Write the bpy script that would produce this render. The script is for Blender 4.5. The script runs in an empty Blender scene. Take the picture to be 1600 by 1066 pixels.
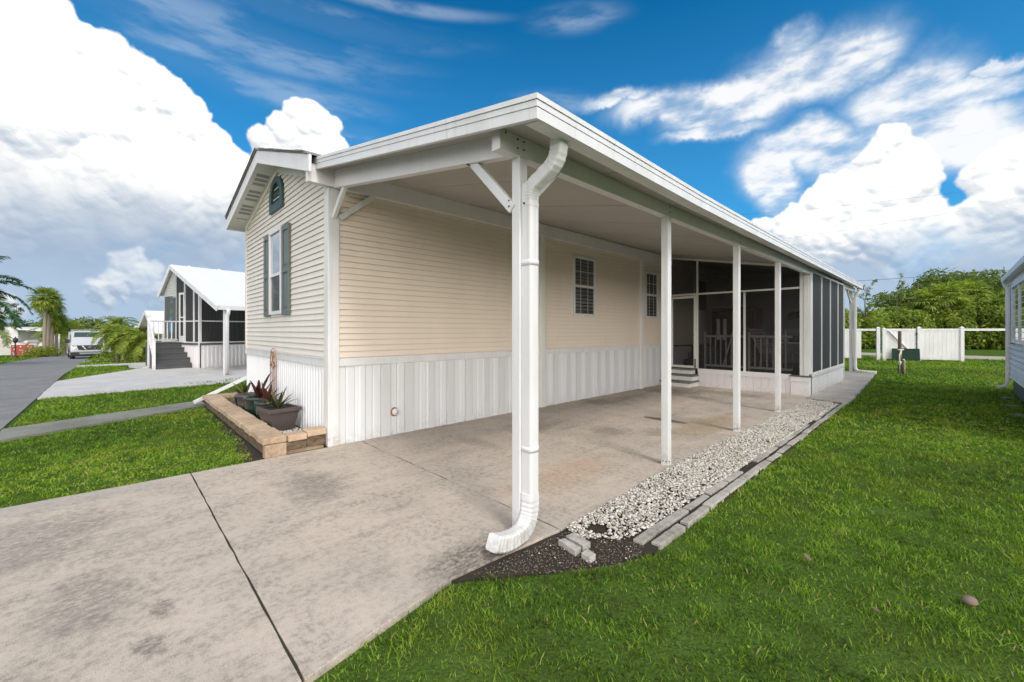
import bpy, math, random
import numpy as np
from mathutils import Vector, Matrix
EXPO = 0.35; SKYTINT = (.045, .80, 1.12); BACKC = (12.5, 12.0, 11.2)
random.seed(7); rng = np.random.default_rng(11)
S = bpy.context.scene; C = S.collection
PI = math.pi; R = math.radians
# ------------------------------------------------------------------ frame helpers
H = 1.4; F = 652.0
def w(r, d): return (r*.6905 - d*.7233, r*.7233 + d*.6905)      # (right, forward) seen from the tripod -> world
def g(px, py, z=0.0):
    D = F*(H-z)/(py-517.0); return w((px-800)/F*D, D)
def atd(px, D): return w((px-800)/F*D, D)
def zat(py, D): return H-(py-517.0)/F*D
# ------------------------------------------------------------------ materials
def nmat(name):
    m = bpy.data.materials.new(name); m.use_nodes = True
    nt = m.node_tree; b = nt.nodes['Principled BSDF']; return m, nt, b
def N(nt, t, **k):
    n = nt.nodes.new(t)
    for a, v in k.items(): setattr(n, a, v)
    return n
def noise(nt, vec, scale, detail=4, rough=.55, stretch=None):
    if stretch:
        mp = N(nt, 'ShaderNodeMapping'); mp.inputs['Scale'].default_value = stretch
        nt.links.new(vec, mp.inputs['Vector']); vec = mp.outputs[0]
    n = N(nt, 'ShaderNodeTexNoise'); n.inputs['Scale'].default_value = scale
    n.inputs['Detail'].default_value = detail; n.inputs['Roughness'].default_value = rough
    nt.links.new(vec, n.inputs['Vector']); return n.outputs[0]
def ramp(nt, fac, stops):
    r = N(nt, 'ShaderNodeValToRGB'); e = r.color_ramp.elements
    while len(e) < len(stops): e.new(.5)
    for i, (p, c) in enumerate(stops):
        e[i].position = p; e[i].color = (c[0], c[1], c[2], 1) if not isinstance(c, (int, float)) else (c, c, c, 1)
    nt.links.new(fac, r.inputs[0]); return r.outputs[0]
def mixc(nt, fac, a, b, mode='MIX'):
    m = N(nt, 'ShaderNodeMix', data_type='RGBA', blend_type=mode)
    if isinstance(fac, (int, float)): m.inputs[0].default_value = fac
    else: nt.links.new(fac, m.inputs[0])
    for v, i in ((a, 6), (b, 7)):
        if isinstance(v, tuple): m.inputs[i].default_value = (v[0], v[1], v[2], 1)
        else: nt.links.new(v, m.inputs[i])
    return m.outputs[2]
def mth(nt, op, a, b=None, c=None, clamp=False):
    n = N(nt, 'ShaderNodeMath', operation=op, use_clamp=clamp)
    for i, v in enumerate((a, b, c)):
        if v is None: continue
        if isinstance(v, (int, float)): n.inputs[i].default_value = v
        else: nt.links.new(v, n.inputs[i])
    return n.outputs[0]
def wpos(nt): return N(nt, 'ShaderNodeNewGeometry').outputs['Position']
def bump(nt, b, h, strength=.3, dist=.01):
    n = N(nt, 'ShaderNodeBump'); n.inputs['Strength'].default_value = strength; n.inputs['Distance'].default_value = dist
    nt.links.new(h, n.inputs['Height']); nt.links.new(n.outputs[0], b.inputs['Normal'])
def paint(name, col, dirt=None, rough=.5, amt=.35, sc=2.5, stretch=(1, 1, .35), fine=60, bs=.08, metal=0, spec=.5, mud=0):
    m, nt, b = nmat(name); p = wpos(nt)
    d = dirt or tuple(c*.72 for c in col)
    f1 = ramp(nt, noise(nt, p, sc, 6, .6, stretch), [(.42, 0.0), (.75, 1.0)])
    f2 = noise(nt, p, fine, 3)
    f = mth(nt, 'MULTIPLY', f1, amt)
    c = mixc(nt, f, col, d)
    c = mixc(nt, mth(nt, 'MULTIPLY', f2, .12), c, d)
    if mud:      # soil splashed onto the lowest hand's breadth, and a few drip streaks
        sp_ = N(nt, 'ShaderNodeSeparateXYZ'); nt.links.new(p, sp_.inputs[0]); lowz = mth(nt, 'SUBTRACT', 1.0, mth(nt, 'DIVIDE', sp_.outputs[2], .30), clamp=True)
        k = mth(nt, 'MULTIPLY', mth(nt, 'MULTIPLY', lowz, lowz), ramp(nt, noise(nt, p, 18, 6, .7), [(.38, 0.0), (.62, mud)]))
        c = mixc(nt, k, c, (.25, .21, .15))
        st = ramp(nt, noise(nt, p, 30, 4, .6, (1, 1, .03)), [(.56, 0.0), (.72, mud*.45)]); c = mixc(nt, st, c, (.42, .41, .37))
    nt.links.new(c, b.inputs['Base Color']); b.inputs['Roughness'].default_value = rough
    b.inputs['Metallic'].default_value = metal; b.inputs['Specular IOR Level'].default_value = spec
    if bs: bump(nt, b, f2, bs, .004)
    return m
M = {}
M['white'] = paint('white_enamel', (.72, .72, .745), (.50, .50, .47), .38, .45, 3.5, mud=.8)
M['whited'] = paint('weathered_white_enamel', (.76, .735, .765), (.54, .53, .52), .45, .35, mud=.35)
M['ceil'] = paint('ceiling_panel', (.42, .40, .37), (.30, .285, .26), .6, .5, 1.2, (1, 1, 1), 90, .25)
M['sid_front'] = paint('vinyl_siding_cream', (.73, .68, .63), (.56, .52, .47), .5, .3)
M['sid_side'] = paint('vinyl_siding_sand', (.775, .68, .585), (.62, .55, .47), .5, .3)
M['skirt'] = paint('skirting_white_metal', (.75, .76, .80), (.56, .58, .61), .4, .3, 2, (1, 1, .15), mud=.3)
M['skirt_grey'] = paint('skirting_grey_rib', (.66, .67, .69), (.50, .51, .53), .45, .4, 2, (1, 1, .15))
M['green_shut'] = paint('sage_shutter', (.135, .15, .145), (.10, .115, .11), .5)
M['green_dark'] = paint('dark_green_vinyl', (.04, .075, .07), (.02, .04, .04), .5)
M['black'] = paint('black_plastic', (.02, .02, .022), None, .5)
M['dkgrey'] = paint('dark_grey_composite', (.085, .088, .095), (.05, .05, .055), .6, .5)
M['grey'] = paint('mid_grey', (.3, .31, .32), None, .55)
M['nbsid'] = paint('grey_vinyl_siding', (.45, .45, .44), (.38, .38, .37), .5)
M['nbroof'] = paint('white_metal_roof', (.82, .83, .85), (.6, .6, .62), .35, .25, 1)
M['ltblue_sid'] = paint('pale_siding', (.76, .78, .80), (.6, .63, .65), .5)
M['rust'] = paint('rusty_iron', (.30, .13, .07), (.45, .28, .2), .8, .6, 20)
M['wood'] = paint('weathered_wood', (.13, .10, .07), (.07, .055, .04), .85, .7, 8, (6, 6, 1), 80, .4)
M['brownwood'] = paint('red_brown_wood', (.17, .07, .045), (.09, .04, .03), .6, .5)
M['pipe'] = paint('pvc_pipe', (.72, .68, .56), (.4, .36, .25), .5, .5, 8)
M['rubber'] = paint('tyre_rubber', (.02, .02, .02), None, .8)
M['chrome'] = paint('chrome', (.6, .6, .62), None, .2, .1, metal=1)
M['red'] = paint('red_lattice_paint', (.35, .05, .04), None, .6)
M['greenbox'] = paint('dark_green_board', (.008, .03, .023), None, .9)
M['soil'] = paint('dark_soil', (.024, .017, .012), (.05, .037, .026), .95, .8, 22, (1, 1, 1), 90, .9)
M['mulch'] = paint('grey_mulch', (.05, .05, .055), (.12, .12, .12), .95, .6, 20, (1, 1, 1), 90, .9)
M['potgrey'] = paint('grey_brown_pot', (.085, .068, .064), (.05, .042, .04), .6, .5, 6)
M['potgreen'] = paint('green_glazed_pot', (.018, .04, .036), (.01, .02, .02), .25, .6, 6)
M['screenframe'] = paint('cream_frame', (.74, .74, .72), (.5, .5, .46), .45)
M['beigewall'] = paint('beige_stucco', (.6, .54, .42), None, .7)
M['trunk'] = paint('palm_trunk_bark', (.30, .25, .20), (.16, .13, .10), .9, .7, 6, (1, 1, 5), 30, .6)
M['bark'] = paint('grey_bark', (.16, .13, .10), (.08, .065, .05), .9, .7, 5, (1, 1, .3), 30, .6)
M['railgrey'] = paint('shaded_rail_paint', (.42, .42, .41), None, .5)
M['asphaltroof'] = paint('asphalt_shingle', (.20, .19, .19), (.28, .27, .27), .9, .8, 9, (1, 1, 1), 60, .6)
M['deadleaf'] = paint('dead_frond_brown', (.20, .14, .08), (.11, .08, .04), .8, .6, 9)
def glassmat(name, tint, rough=.04):
    m, nt, b = nmat(name); p = wpos(nt)
    b.inputs['Base Color'].default_value = (*tint, 1); b.inputs['Roughness'].default_value = rough
    b.inputs['Specular IOR Level'].default_value = .9
    bump(nt, b, noise(nt, p, 3, 2), .05, .02)
    tr = N(nt, 'ShaderNodeBsdfTransparent'); mx = N(nt, 'ShaderNodeMixShader'); mx.inputs[0].default_value = .62
    nt.links.new(b.outputs[0], mx.inputs[1]); nt.links.new(tr.outputs[0], mx.inputs[2])
    nt.links.new(mx.outputs[0], nt.nodes['Material Output'].inputs[0]); return m
M['glass'] = glassmat('window_glass', (.03, .035, .04))
M['vanglass'] = paint('van_glass', (.035, .06, .055), (.05, .08, .07), .08, .3, 2)
def mirrorglass():
    m, nt, b = nmat('reflective_pane'); p = wpos(nt)
    b.inputs['Base Color'].default_value = (.52, .55, .58, 1); b.inputs['Metallic'].default_value = .8; b.inputs['Roughness'].default_value = .03
    bump(nt, b, noise(nt, p, 5, 2), .06, .02); return m
M['mirror'] = mirrorglass()
def screenmat(name, col, transp):
    m, nt, b = nmat(name); p = wpos(nt)
    f = noise(nt, p, 3, 5, .6, (3, 3, .25))
    c = mixc(nt, f, col, tuple(x*.55 for x in col))
    nt.links.new(c, b.inputs['Base Color']); b.inputs['Roughness'].default_value = .7
    tr = N(nt, 'ShaderNodeBsdfTransparent'); mx = N(nt, 'ShaderNodeMixShader'); mx.inputs[0].default_value = transp
    nt.links.new(b.outputs[0], mx.inputs[1]); nt.links.new(tr.outputs[0], mx.inputs[2])
    nt.links.new(mx.outputs[0], nt.nodes['Material Output'].inputs[0]); return m
M['scr_front'] = screenmat('insect_screen', (.016, .016, .0155), .44)
M['scr_side'] = screenmat('shade_screen', (.046, .044, .045), .12)
M['scr_nb'] = screenmat('neighbour_screen', (.04, .04, .044), .16)
def concrete(name, c1, c2, stain, spots=(), streak=None):
    m, nt, b = nmat(name); p = wpos(nt)
    a = noise(nt, p, 1.3, 8, .62); f2 = noise(nt, p, 22, 6, .7); f3 = noise(nt, p, 160, 2)
    c = mixc(nt, ramp(nt, a, [(.35, 0.0), (.65, 1.0)]), c1, c2)
    s = ramp(nt, noise(nt, p, 1.9, 9, .68, streak or (1, 1, 1)), [(.52, 0.0), (.72, 1.0)])
    s = mth(nt, 'MULTIPLY', s, .5)
    s = mth(nt, 'MULTIPLY', s, ramp(nt, f2, [(.3, .3), (.6, 1.0)]))
    c = mixc(nt, s, c, stain)
    c = mixc(nt, mth(nt, 'MULTIPLY', ramp(nt, f2, [(.46, 0.0), (.66, .62)]), ramp(nt, noise(nt, p, 2.6, 6, .65), [(.38, .25), (.62, 1.0)])), c, stain)
    f4 = noise(nt, p, 1.1, 10, .75, (7, 1.2, 1)); c = mixc(nt, mth(nt, 'MULTIPLY', ramp(nt, f4, [(.48, 0.0), (.66, .30)]), ramp(nt, f2, [(.35, .3), (.6, 1.0)])), c, stain)
    c = mixc(nt, ramp(nt, f3, [(.60, 0.0), (.75, .5)]), c, tuple(min(1, x*1.5) for x in c1))
    c = mixc(nt, ramp(nt, f3, [(.30, .7), (.40, 0.0)]), c, stain)
    sep = N(nt, 'ShaderNodeSeparateXYZ'); nt.links.new(p, sep.inputs[0])
    nz = noise(nt, p, 5, 8, .75); gr_ = ramp(nt, noise(nt, p, 26, 8, .8, (1.6, .8, 1)), [(.40, .15), (.58, 1.0)])
    for (x, y, rx, ry, col, st, nzamt) in spots:
        dx = mth(nt, 'DIVIDE', mth(nt, 'SUBTRACT', sep.outputs[0], x), rx)
        dy = mth(nt, 'DIVIDE', mth(nt, 'SUBTRACT', sep.outputs[1], y), ry)
        q = mth(nt, 'SQRT', mth(nt, 'ADD', mth(nt, 'MULTIPLY', dx, dx), mth(nt, 'MULTIPLY', dy, dy)))
        q = mth(nt, 'ADD', q, mth(nt, 'MULTIPLY', mth(nt, 'SUBTRACT', nz, .5), nzamt))
        lo = .95 if nzamt < .9 else .4
        k = mth(nt, 'MULTIPLY', mth(nt, 'SUBTRACT', 1.0, mth(nt, 'DIVIDE', mth(nt, 'SUBTRACT', q, lo), 1.06-lo, clamp=True)), st)
        if nzamt > .9: k = mth(nt, 'MULTIPLY', k, gr_)
        c = mixc(nt, k, c, col)
    nt.links.new(c, b.inputs['Base Color']); b.inputs['Roughness'].default_value = .85
    h = mth(nt, 'ADD', mth(nt, 'MULTIPLY', f2, .6), mth(nt, 'MULTIPLY', f3, .4))
    bump(nt, b, h, .35, .006); return m
dk = (.10, .085, .07)
M['drive'] = concrete('driveway_concrete', (.54, .465, .395), (.44, .385, .33), (.15, .133, .115), [
    (-3.08, 6.26, .36, .10, (.09, .05, .035), .85, .25),
    (-1.98, 1.62, .30, .42, (.05, .048, .045), .85, 1.5),
    (-4.4, 9.3, .9, .55, dk, .8, 2.2), (-3.4, 9.9, .9, .4, dk, .7, 2.2), (-3.6, 8.9, .5, .3, dk, .6, 2.4),
    (-4.7, 6.9, .5, .5, dk, .7, 2.4), (-4.2, 4.4, .4, .5, dk, .6, 2.6), (-3.3, 5.0, .35, .4, dk, .65, 2.6), (-2.8, 5.4, .2, .3, dk, .5, 2.6), (-4.1, 3.3, .5, .2, dk, .4, 2.8),
    (-4.6, 7.9, .3, .8, dk, .6, 3.2), (-2.6, 3.2, .35, .9, (.42, .26, .15), .65, 2.4), (-2.5, 6.4, .38, 1.3, (.30, .21, .09), .8, 2.4),
    (-2.75, .18, .12, .05, (.09, .09, .085), .75, 4.5), (-2.47, .12, .09, .06, (.09, .09, .085), .7, 4.5), (-3.1, -.1, .5, .25, (.14, .13, .12), .7, 3.0), (-4.0, 1.3, .6, .3, (.16, .14, .12), .7, 3.0),
    (-5.1, -.2, .3, 1.2, (.3, .3, .29), .6, 2.5), (-4.2, -.4, .7, .6, (.15, .14, .13), .7, 3.0)], (2.4, .8, 1))
M['pale_conc'] = concrete('pale_concrete', (.56, .55, .54), (.48, .47, .47), (.3, .29, .28))
M['walk'] = concrete('walk_concrete', (.42, .39, .35), (.34, .32, .30), (.12, .11, .09))
M['paver'] = concrete('grey_paver', (.50, .48, .45), (.30, .28, .25), (.08, .07, .05))
M['block'] = concrete('tan_block', (.56, .41, .29), (.40, .29, .20), (.14, .11, .08))
M['blockface'] = paint('rough_brown_block', (.19, .135, .085), (.028, .021, .015), .95, 1.0, 9, (1, 1, 2.5), 55, 1.0)
M['pipestone'] = concrete('brown_stone', (.22, .16, .13), (.17, .12, .10), (.1, .08, .06))
M['strip'] = concrete('mossy_strip', (.24, .24, .21), (.17, .17, .14), (.08, .09, .06))
M['mossjoint'] = paint('mossy_joint', (.03, .028, .02), (.06, .055, .035), .95, .8, 20, (1, 1, 1))
M['asphalt'] = concrete('asphalt', (.23, .23, .23), (.18, .18, .18), (.10, .10, .10), [(-13.5, -3.2, .05, 1.9, (.06, .06, .06), .8, .3), (-19, -3.0, .08, 2.0, (.06, .06, .06), .7, .5), (-11.5, -2.2, .9, .5, (.21, .21, .21), .5, 2.5), (-24, -2.5, 1.4, .8, (.21, .21, .21), .4, 2.5)])
M['vanpaint'] = paint('van_paint', (.52, .53, .55), None, .25, .2)
M['sand'] = concrete('sandy_path', (.45, .40, .32), (.36, .33, .26), (.25, .22, .17))
def stonemat():
    m, nt, b = nmat('white_marble_chip')
    at = N(nt, 'ShaderNodeAttribute', attribute_name='t')
    c = ramp(nt, at.outputs['Fac'], [(0.0, (.028, .021, .015)), (.12, (.24, .21, .17)), (.4, (.55, .52, .48)), (1.0, (.82, .81, .79))])
    c = mixc(nt, mth(nt, 'MULTIPLY', noise(nt, wpos(nt), 70, 4), .6), c, (.3, .26, .2))
    nt.links.new(c, b.inputs['Base Color']); b.inputs['Roughness'].default_value = .7; return m
M['stone'] = stonemat()
def leafmat(name, stops, trans=.35, sc=.6, patch=None):
    m, nt, b = nmat(name)
    at = N(nt, 'ShaderNodeAttribute', attribute_name='t')
    c = ramp(nt, at.outputs['Fac'], stops)
    if patch:
        f = ramp(nt, noise(nt, wpos(nt), sc, 5, .6), [(.5, 0.0), (.68, .8)])
        c = mixc(nt, f, c, patch)
    nt.links.new(c, b.inputs['Base Color']); b.inputs['Roughness'].default_value = .55
    b.inputs['Specular IOR Level'].default_value = .25
    t = N(nt, 'ShaderNodeBsdfTranslucent'); nt.links.new(mixc(nt, 1.0, c, (1.25, 1.35, .6), 'MULTIPLY'), t.inputs[0])
    mx = N(nt, 'ShaderNodeMixShader'); mx.inputs[0].default_value = trans
    nt.links.new(b.outputs[0], mx.inputs[1]); nt.links.new(t.outputs[0], mx.inputs[2])
    nt.links.new(mx.outputs[0], nt.nodes['Material Output'].inputs[0]); return m
M['grass'] = leafmat('lawn_grass', [(0.0, (.05, .05, .02)), (.18, (.06, .12, .012)), (.5, (.15, .28, .025)), (.8, (.28, .42, .045)), (.92, (.34, .38, .07)), (1.0, (.42, .33, .16))], .4, .7, (.25, .29, .035))
M['leaf'] = leafmat('tree_leaf', [(0.0, (.06, .095, .02)), (.5, (.20, .28, .045)), (1.0, (.48, .52, .12))], .42)
M['leafdark'] = leafmat('oak_leaf', [(0.0, (.05, .08, .024)), (.5, (.15, .21, .055)), (1.0, (.36, .41, .13))], .38)
M['leafgrey'] = leafmat('far_leaf', [(0.0, (.03, .05, .035)), (.5, (.07, .11, .06)), (1.0, (.13, .18, .09))], .25)
M['palm'] = leafmat('palm_leaf', [(0.0, (.07, .12, .02)), (.5, (.18, .26, .04)), (1.0, (.42, .42, .08))], .4)
M['palmdk'] = leafmat('dark_palm_leaf', [(0.0, (.015, .05, .015)), (.5, (.04, .10, .03)), (1.0, (.09, .17, .05))], .3)
M['hedge'] = leafmat('yellow_hedge_leaf', [(0.0, (.06, .09, .015)), (.5, (.22, .25, .03)), (1.0, (.42, .42, .06))], .3)
M['redleaf'] = leafmat('burgundy_leaf', [(0.0, (.035, .012, .016)), (.5, (.10, .03, .03)), (1.0, (.10, .09, .04))], .25)
M['brom'] = leafmat('bromeliad_leaf', [(0.0, (.04, .05, .02)), (.5, (.08, .08, .03)), (1.0, (.16, .14, .05))], .25)
def groundmat():
    m, nt, b = nmat('ground_turf'); p = wpos(nt)
    c = ramp(nt, noise(nt, p, 3, 8, .7), [(.3, (.05, .075, .018)), (.5, (.075, .13, .025)), (.7, (.10, .16, .035))])
    c = mixc(nt, ramp(nt, noise(nt, p, 40, 4, .7), [(.5, 0.0), (.7, .6)]), c, (.05, .04, .02))
    nt.links.new(c, b.inputs['Base Color']); b.inputs['Roughness'].default_value = 1
    b.inputs['Specular IOR Level'].default_value = 0
    bump(nt, b, noise(nt, p, 50, 5), .8, .03); return m
M['ground'] = groundmat()
# ------------------------------------------------------------------ mesh builder
class MB:
    def __init__(s): s.v = []; s.f = []; s.sm = []
    def quad(s, *pts, smooth=False):
        i = len(s.v); s.v += [tuple(p) for p in pts]; s.f.append(tuple(range(i, i+len(pts)))); s.sm.append(smooth); return s
    def box(s, x0, y0, z0, x1, y1, z1):
        i = len(s.v)
        s.v += [(x0,y0,z0),(x1,y0,z0),(x1,y1,z0),(x0,y1,z0),(x0,y0,z1),(x1,y0,z1),(x1,y1,z1),(x0,y1,z1)]
        for f in ((3,2,1,0),(4,5,6,7),(0,1,5,4),(1,2,6,5),(2,3,7,6),(3,0,4,7)): s.f.append(tuple(i+k for k in f)); s.sm.append(False)
        return s
    def hexa(s, b, t):          # four bottom + four top corners
        i = len(s.v); s.v += [tuple(p) for p in b]+[tuple(p) for p in t]
        for f in ((3,2,1,0),(4,5,6,7),(0,1,5,4),(1,2,6,5),(2,3,7,6),(3,0,4,7)): s.f.append(tuple(i+k for k in f)); s.sm.append(False)
        return s
    def prism(s, poly, z0, z1):
        n = len(poly); i = len(s.v)
        s.v += [(p[0], p[1], z0) for p in poly]+[(p[0], p[1], z1) for p in poly]
        s.f.append(tuple(i+n-1-k for k in range(n))); s.f.append(tuple(i+n+k for k in range(n)))
        for k in range(n): s.f.append((i+k, i+(k+1) % n, i+n+(k+1) % n, i+n+k))
        s.sm += [False]*(n+2); return s
    def bar(s, a, b, wd, ht, up=(0, 0, 1), ext=0):   # rectangular bar from a to b
        a = Vector(a); b = Vector(b); d = (b-a).normalized(); a = a-d*ext; b = b+d*ext
        u = Vector(up); sd = d.cross(u)
        if sd.length < 1e-4: sd = d.cross(Vector((1, 0, 0)))
        sd.normalize(); u = sd.cross(d).normalized()
        c = [sd*wd/2*x+u*ht/2*y for x, y in ((-1,-1),(1,-1),(1,1),(-1,1))]
        return s.hexa([a+q for q in c], [b+q for q in c])
    def sweep(s, pts, prof, side=None, cap=True, smooth=True, scales=None):
        pts = [Vector(p) for p in pts]; n = len(prof); base = len(s.v)
        for k, p in enumerate(pts):
            d = (pts[min(k+1, len(pts)-1)]-pts[max(k-1, 0)]).normalized()
            sd = Vector(side) if side else d.cross(Vector((0, 0, 1)))
            if sd.length < 1e-3: sd = Vector((1, 0, 0))
            sd = (sd-d*sd.dot(d)).normalized(); u = sd.cross(d).normalized()
            sc = scales[k] if scales else 1
            for (a, b) in prof: s.v.append(tuple(p+sd*a*sc+u*b*sc))
        for k in range(len(pts)-1):
            for j in range(n):
                a = base+k*n+j; b = base+k*n+(j+1) % n
                s.f.append((a, b, b+n, a+n)); s.sm.append(smooth)
        if cap:
            s.f.append(tuple(base+n-1-j for j in range(n))); s.sm.append(False)
            e = base+(len(pts)-1)*n; s.f.append(tuple(e+j for j in range(n))); s.sm.append(False)
        return s
    def tube(s, pts, r, seg=8, radii=None, cap=True, side=None):
        prof = [(math.cos(2*PI*k/seg), math.sin(2*PI*k/seg)) for k in range(seg)]
        return s.sweep(pts, prof, side, cap, True, radii or [r]*len(pts))
    def lathe(s, c, prof, seg=20, sq=False):
        base = len(s.v); n = len(prof)
        for k in range(seg):
            a = 2*PI*k/seg
            for (r, z) in prof: s.v.append((c[0]+r*math.cos(a), c[1]+r*math.sin(a), c[2]+z))
        for k in range(seg):
            for j in range(n-1):
                a = base+k*n+j; b = base+((k+1) % seg)*n+j
                s.f.append((a, b, b+1, a+1)); s.sm.append(True)
        s.f.append(tuple(base+k*n+n-1 for k in range(seg))); s.sm.append(False)
        s.f.append(tuple(base+(seg-1-k)*n for k in range(seg))); s.sm.append(False)
        return s
    def build(s, name, mat, parent=None, bevel=0, loc=None):
        me = bpy.data.meshes.new(name); me.from_pydata(s.v, [], s.f); me.validate()
        if len(me.polygons) == len(s.sm): me.polygons.foreach_set('use_smooth', s.sm)
        o = bpy.data.objects.new(name, me); C.objects.link(o)
        me.materials.append(M[mat] if isinstance(mat, str) else mat)
        if parent: o.parent = parent
        if loc: o.location = loc
        if bevel:
            b = o.modifiers.new('b', 'BEVEL'); b.width = bevel; b.segments = 2; b.limit_method = 'ANGLE'; b.angle_limit = R(40)
        return o
def tag(o, label=None, cat=None, group=None, kind=None):
    if label: o['label'] = label
    if cat: o['category'] = cat
    if group: o['group'] = group
    if kind: o['kind'] = kind
    return o
def thing(name, label, cat, loc=(0, 0, 0), rz=0, group=None):
    o = bpy.data.objects.new(name, None); C.objects.link(o); o.location = loc; o.rotation_euler = (0, 0, rz)
    return tag(o, label, cat, group)
def local(root, mbs):            # nothing to convert: parts of a root placed at the origin keep world coordinates
    return mbs
def place_root(root, loc):       # give an origin-built thing a base point while its parts stay put
    root.location = loc
    for ch in root.children: ch.location = Vector(ch.location)-Vector(loc)
def npmesh(name, V, T, mat, t=None, parent=None):
    me = bpy.data.meshes.new(name); V = np.asarray(V, np.float32); T = np.asarray(T, np.int32); k = T.shape[1]
    me.vertices.add(len(V)); me.vertices.foreach_set('co', V.ravel())
    me.loops.add(T.size); me.loops.foreach_set('vertex_index', T.ravel())
    me.polygons.add(len(T)); me.polygons.foreach_set('loop_start', np.arange(0, T.size, k, dtype=np.int32))
    me.polygons.foreach_set('loop_total', np.full(len(T), k, np.int32))
    me.update(calc_edges=True)
    if t is not None:
        a = me.attributes.new('t', 'FLOAT', 'POINT'); a.data.foreach_set('value', np.asarray(t, np.float32))
    me.materials.append(M[mat]); o = bpy.data.objects.new(name, me); C.objects.link(o)
    if parent: o.parent = parent
    return o
def copy_tree(o, parent=None):
    c = o.copy(); C.objects.link(c)
    if parent: c.parent = parent
    for ch in list(o.children): copy_tree(ch, c)
    return c
# ------------------------------------------------------------------ terrain and setting
def gz(x, y=0):      # the street side of the estate falls away gently to the west
    return -.027*min(max(0, -x-20), 110)
def jag(poly, step=.12, amp=.008, keep=False):
    out = []
    for k in range(len(poly)):
        a = poly[k]; b = poly[(k+1) % len(poly)]; L = math.dist(a, b); n = max(1, int(L/step))
        for j in range(n):
            t = j/n; e = 0 if j == 0 else random.uniform(-amp, amp)
            nx, ny = (b[1]-a[1])/L, -(b[0]-a[0])/L
            out.append((a[0]+(b[0]-a[0])*t+nx*e, a[1]+(b[1]-a[1])*t+ny*e))
    return out
xs = [-1400, -400, -130, -100, -80, -60, -50, -40, -30, -25, -20, -10, 0, 10, 400, 1400]
ys = [-1400, -300, -60, -20, 0, 20, 60, 300, 1400]
mb = MB()
for i in range(len(xs)-1):
    for j in range(len(ys)-1):
        mb.quad(*[(x, y, gz(x)-.035) for x, y in ((xs[i],ys[j]),(xs[i+1],ys[j]),(xs[i+1],ys[j+1]),(xs[i],ys[j+1]))])
tag(mb.build('ground', 'ground'), kind='structure')
mb = MB(); rx = [14, 0, -10, -20, -30, -40, -50, -60, -72, -85]
for i in range(len(rx)-1):
    a, b = rx[i], rx[i+1]
    def ed(x):
        c = 0 if x > -30 else -(x+30)*.012
        return (-1.17-c*1.1, -4.5-c*1.1)
    ea, eb = ed(a), ed(b)
    mb.hexa([(b,eb[1],gz(b)-.1),(a,ea[1],gz(a)-.1),(a,ea[0],gz(a)-.1),(b,eb[0],gz(b)-.1)],
            [(b,eb[1],gz(b)-.012),(a,ea[1],gz(a)-.012),(a,ea[0],gz(a)-.012),(b,eb[0],gz(b)-.012)])
tag(mb.build('road', 'asphalt'), kind='structure')
# our driveway: three poured panels with mossy joints
mb = MB()
mb.prism(jag([(-5.17, -1.16), (-1.74, -1.16), (-1.79, .545), (-5.15, .543)], .12, .003), -.1, 0)
mb.prism(jag([(-5.15, .554), (-1.79, .556), (-1.86, .93), (-1.95, 1.36), (-1.93, 1.74), (-1.89, 2.272), (-5.17, 2.272)], .12, .003), -.1, 0)
mb.prism(jag([(-5.17, 2.282), (-1.89, 2.282), (-1.99, 3.97), (-2.0, 6.15), (-2.0, 9.4), (-1.93, 10.2), (-1.9, 10.86), (-5.3, 10.86)]), -.1, 0)
mb.box(-9.6, 1.95, -.1, -5.18, 10.8, -.01)
tag(mb.build('driveway', 'drive', bevel=.003), kind='structure')
mb = MB(); mb.box(-5.1, .50, -.09, -1.82, .60, -.009); mb.box(-5.1, 2.25, -.09, -1.93, 2.31, -.007)
tag(mb.build('driveway_joint', 'mossjoint'), kind='structure')
mb = MB()
for k in range(7):
    y0 = 10.35+k*1.10
    mb.prism(jag([(-2.06, y0), (-1.35-.05*k, y0-(.06 if k == 0 else 0)), (-1.36-.05*k, y0+1.075), (-2.06, y0+1.075)], .2, .006), -.08, .012)
mb.box(-5.2, 14.9, -.08, -2.065, 18.3, .008)
tag(mb.build('path', 'walk', bevel=.006), kind='structure')
mb = MB(); mb.prism(jag([(-1.98,1.34),(-1.62,1.86),(-1.43,2.2),(-1.31,2.5),(-1.31,4),(-1.36,10.2),(-1.4,10.4),(-2.2,10.3),(-2.2,2.2)], .1, .015), -.08, -.016)
tag(mb.build('soil_strip', 'soil'), kind='structure')
mb = MB()
mb.prism(jag([(-8.35,-1.15),(-9.75,1.28),(-10.45,1.28),(-9.35,-1.15)], .2, .015), -.08, -.002)
tag(mb.build('drainage_strip', 'strip'), kind='structure')
mb = MB()
mb.prism(jag([(-13.1,-1.15),(-14.6,8),(-19.6,8),(-19.4,2.6),(-20.9,.75),(-17.15,-1.15)], .3, .01), -.12, 0)
tag(mb.build('driveway_neighbour', 'pale_conc'), kind='structure')
mb = MB(); mb.prism([(-20.95,.8),(-23.6,.45),(-23.0,1.5),(-20.5,1.9)], -.12, .03)
for (x, y0, y1) in ((-27.5, -1.2, 3.5), (-36, -1.3, 4)):
    mb.prism([(x,y0),(x+1.1,y0),(x+.2,y1),(x-.7,y1)], gz(x)-.1, gz(x)+.02)
tag(mb.build('path', 'pale_conc'), kind='structure')
mb = MB(); mb.prism([(-40,31.5),(30,31.5),(30,35),(-40,35)], -.1, -.005)
tag(mb.build('path', 'sand'), kind='structure')
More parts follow.
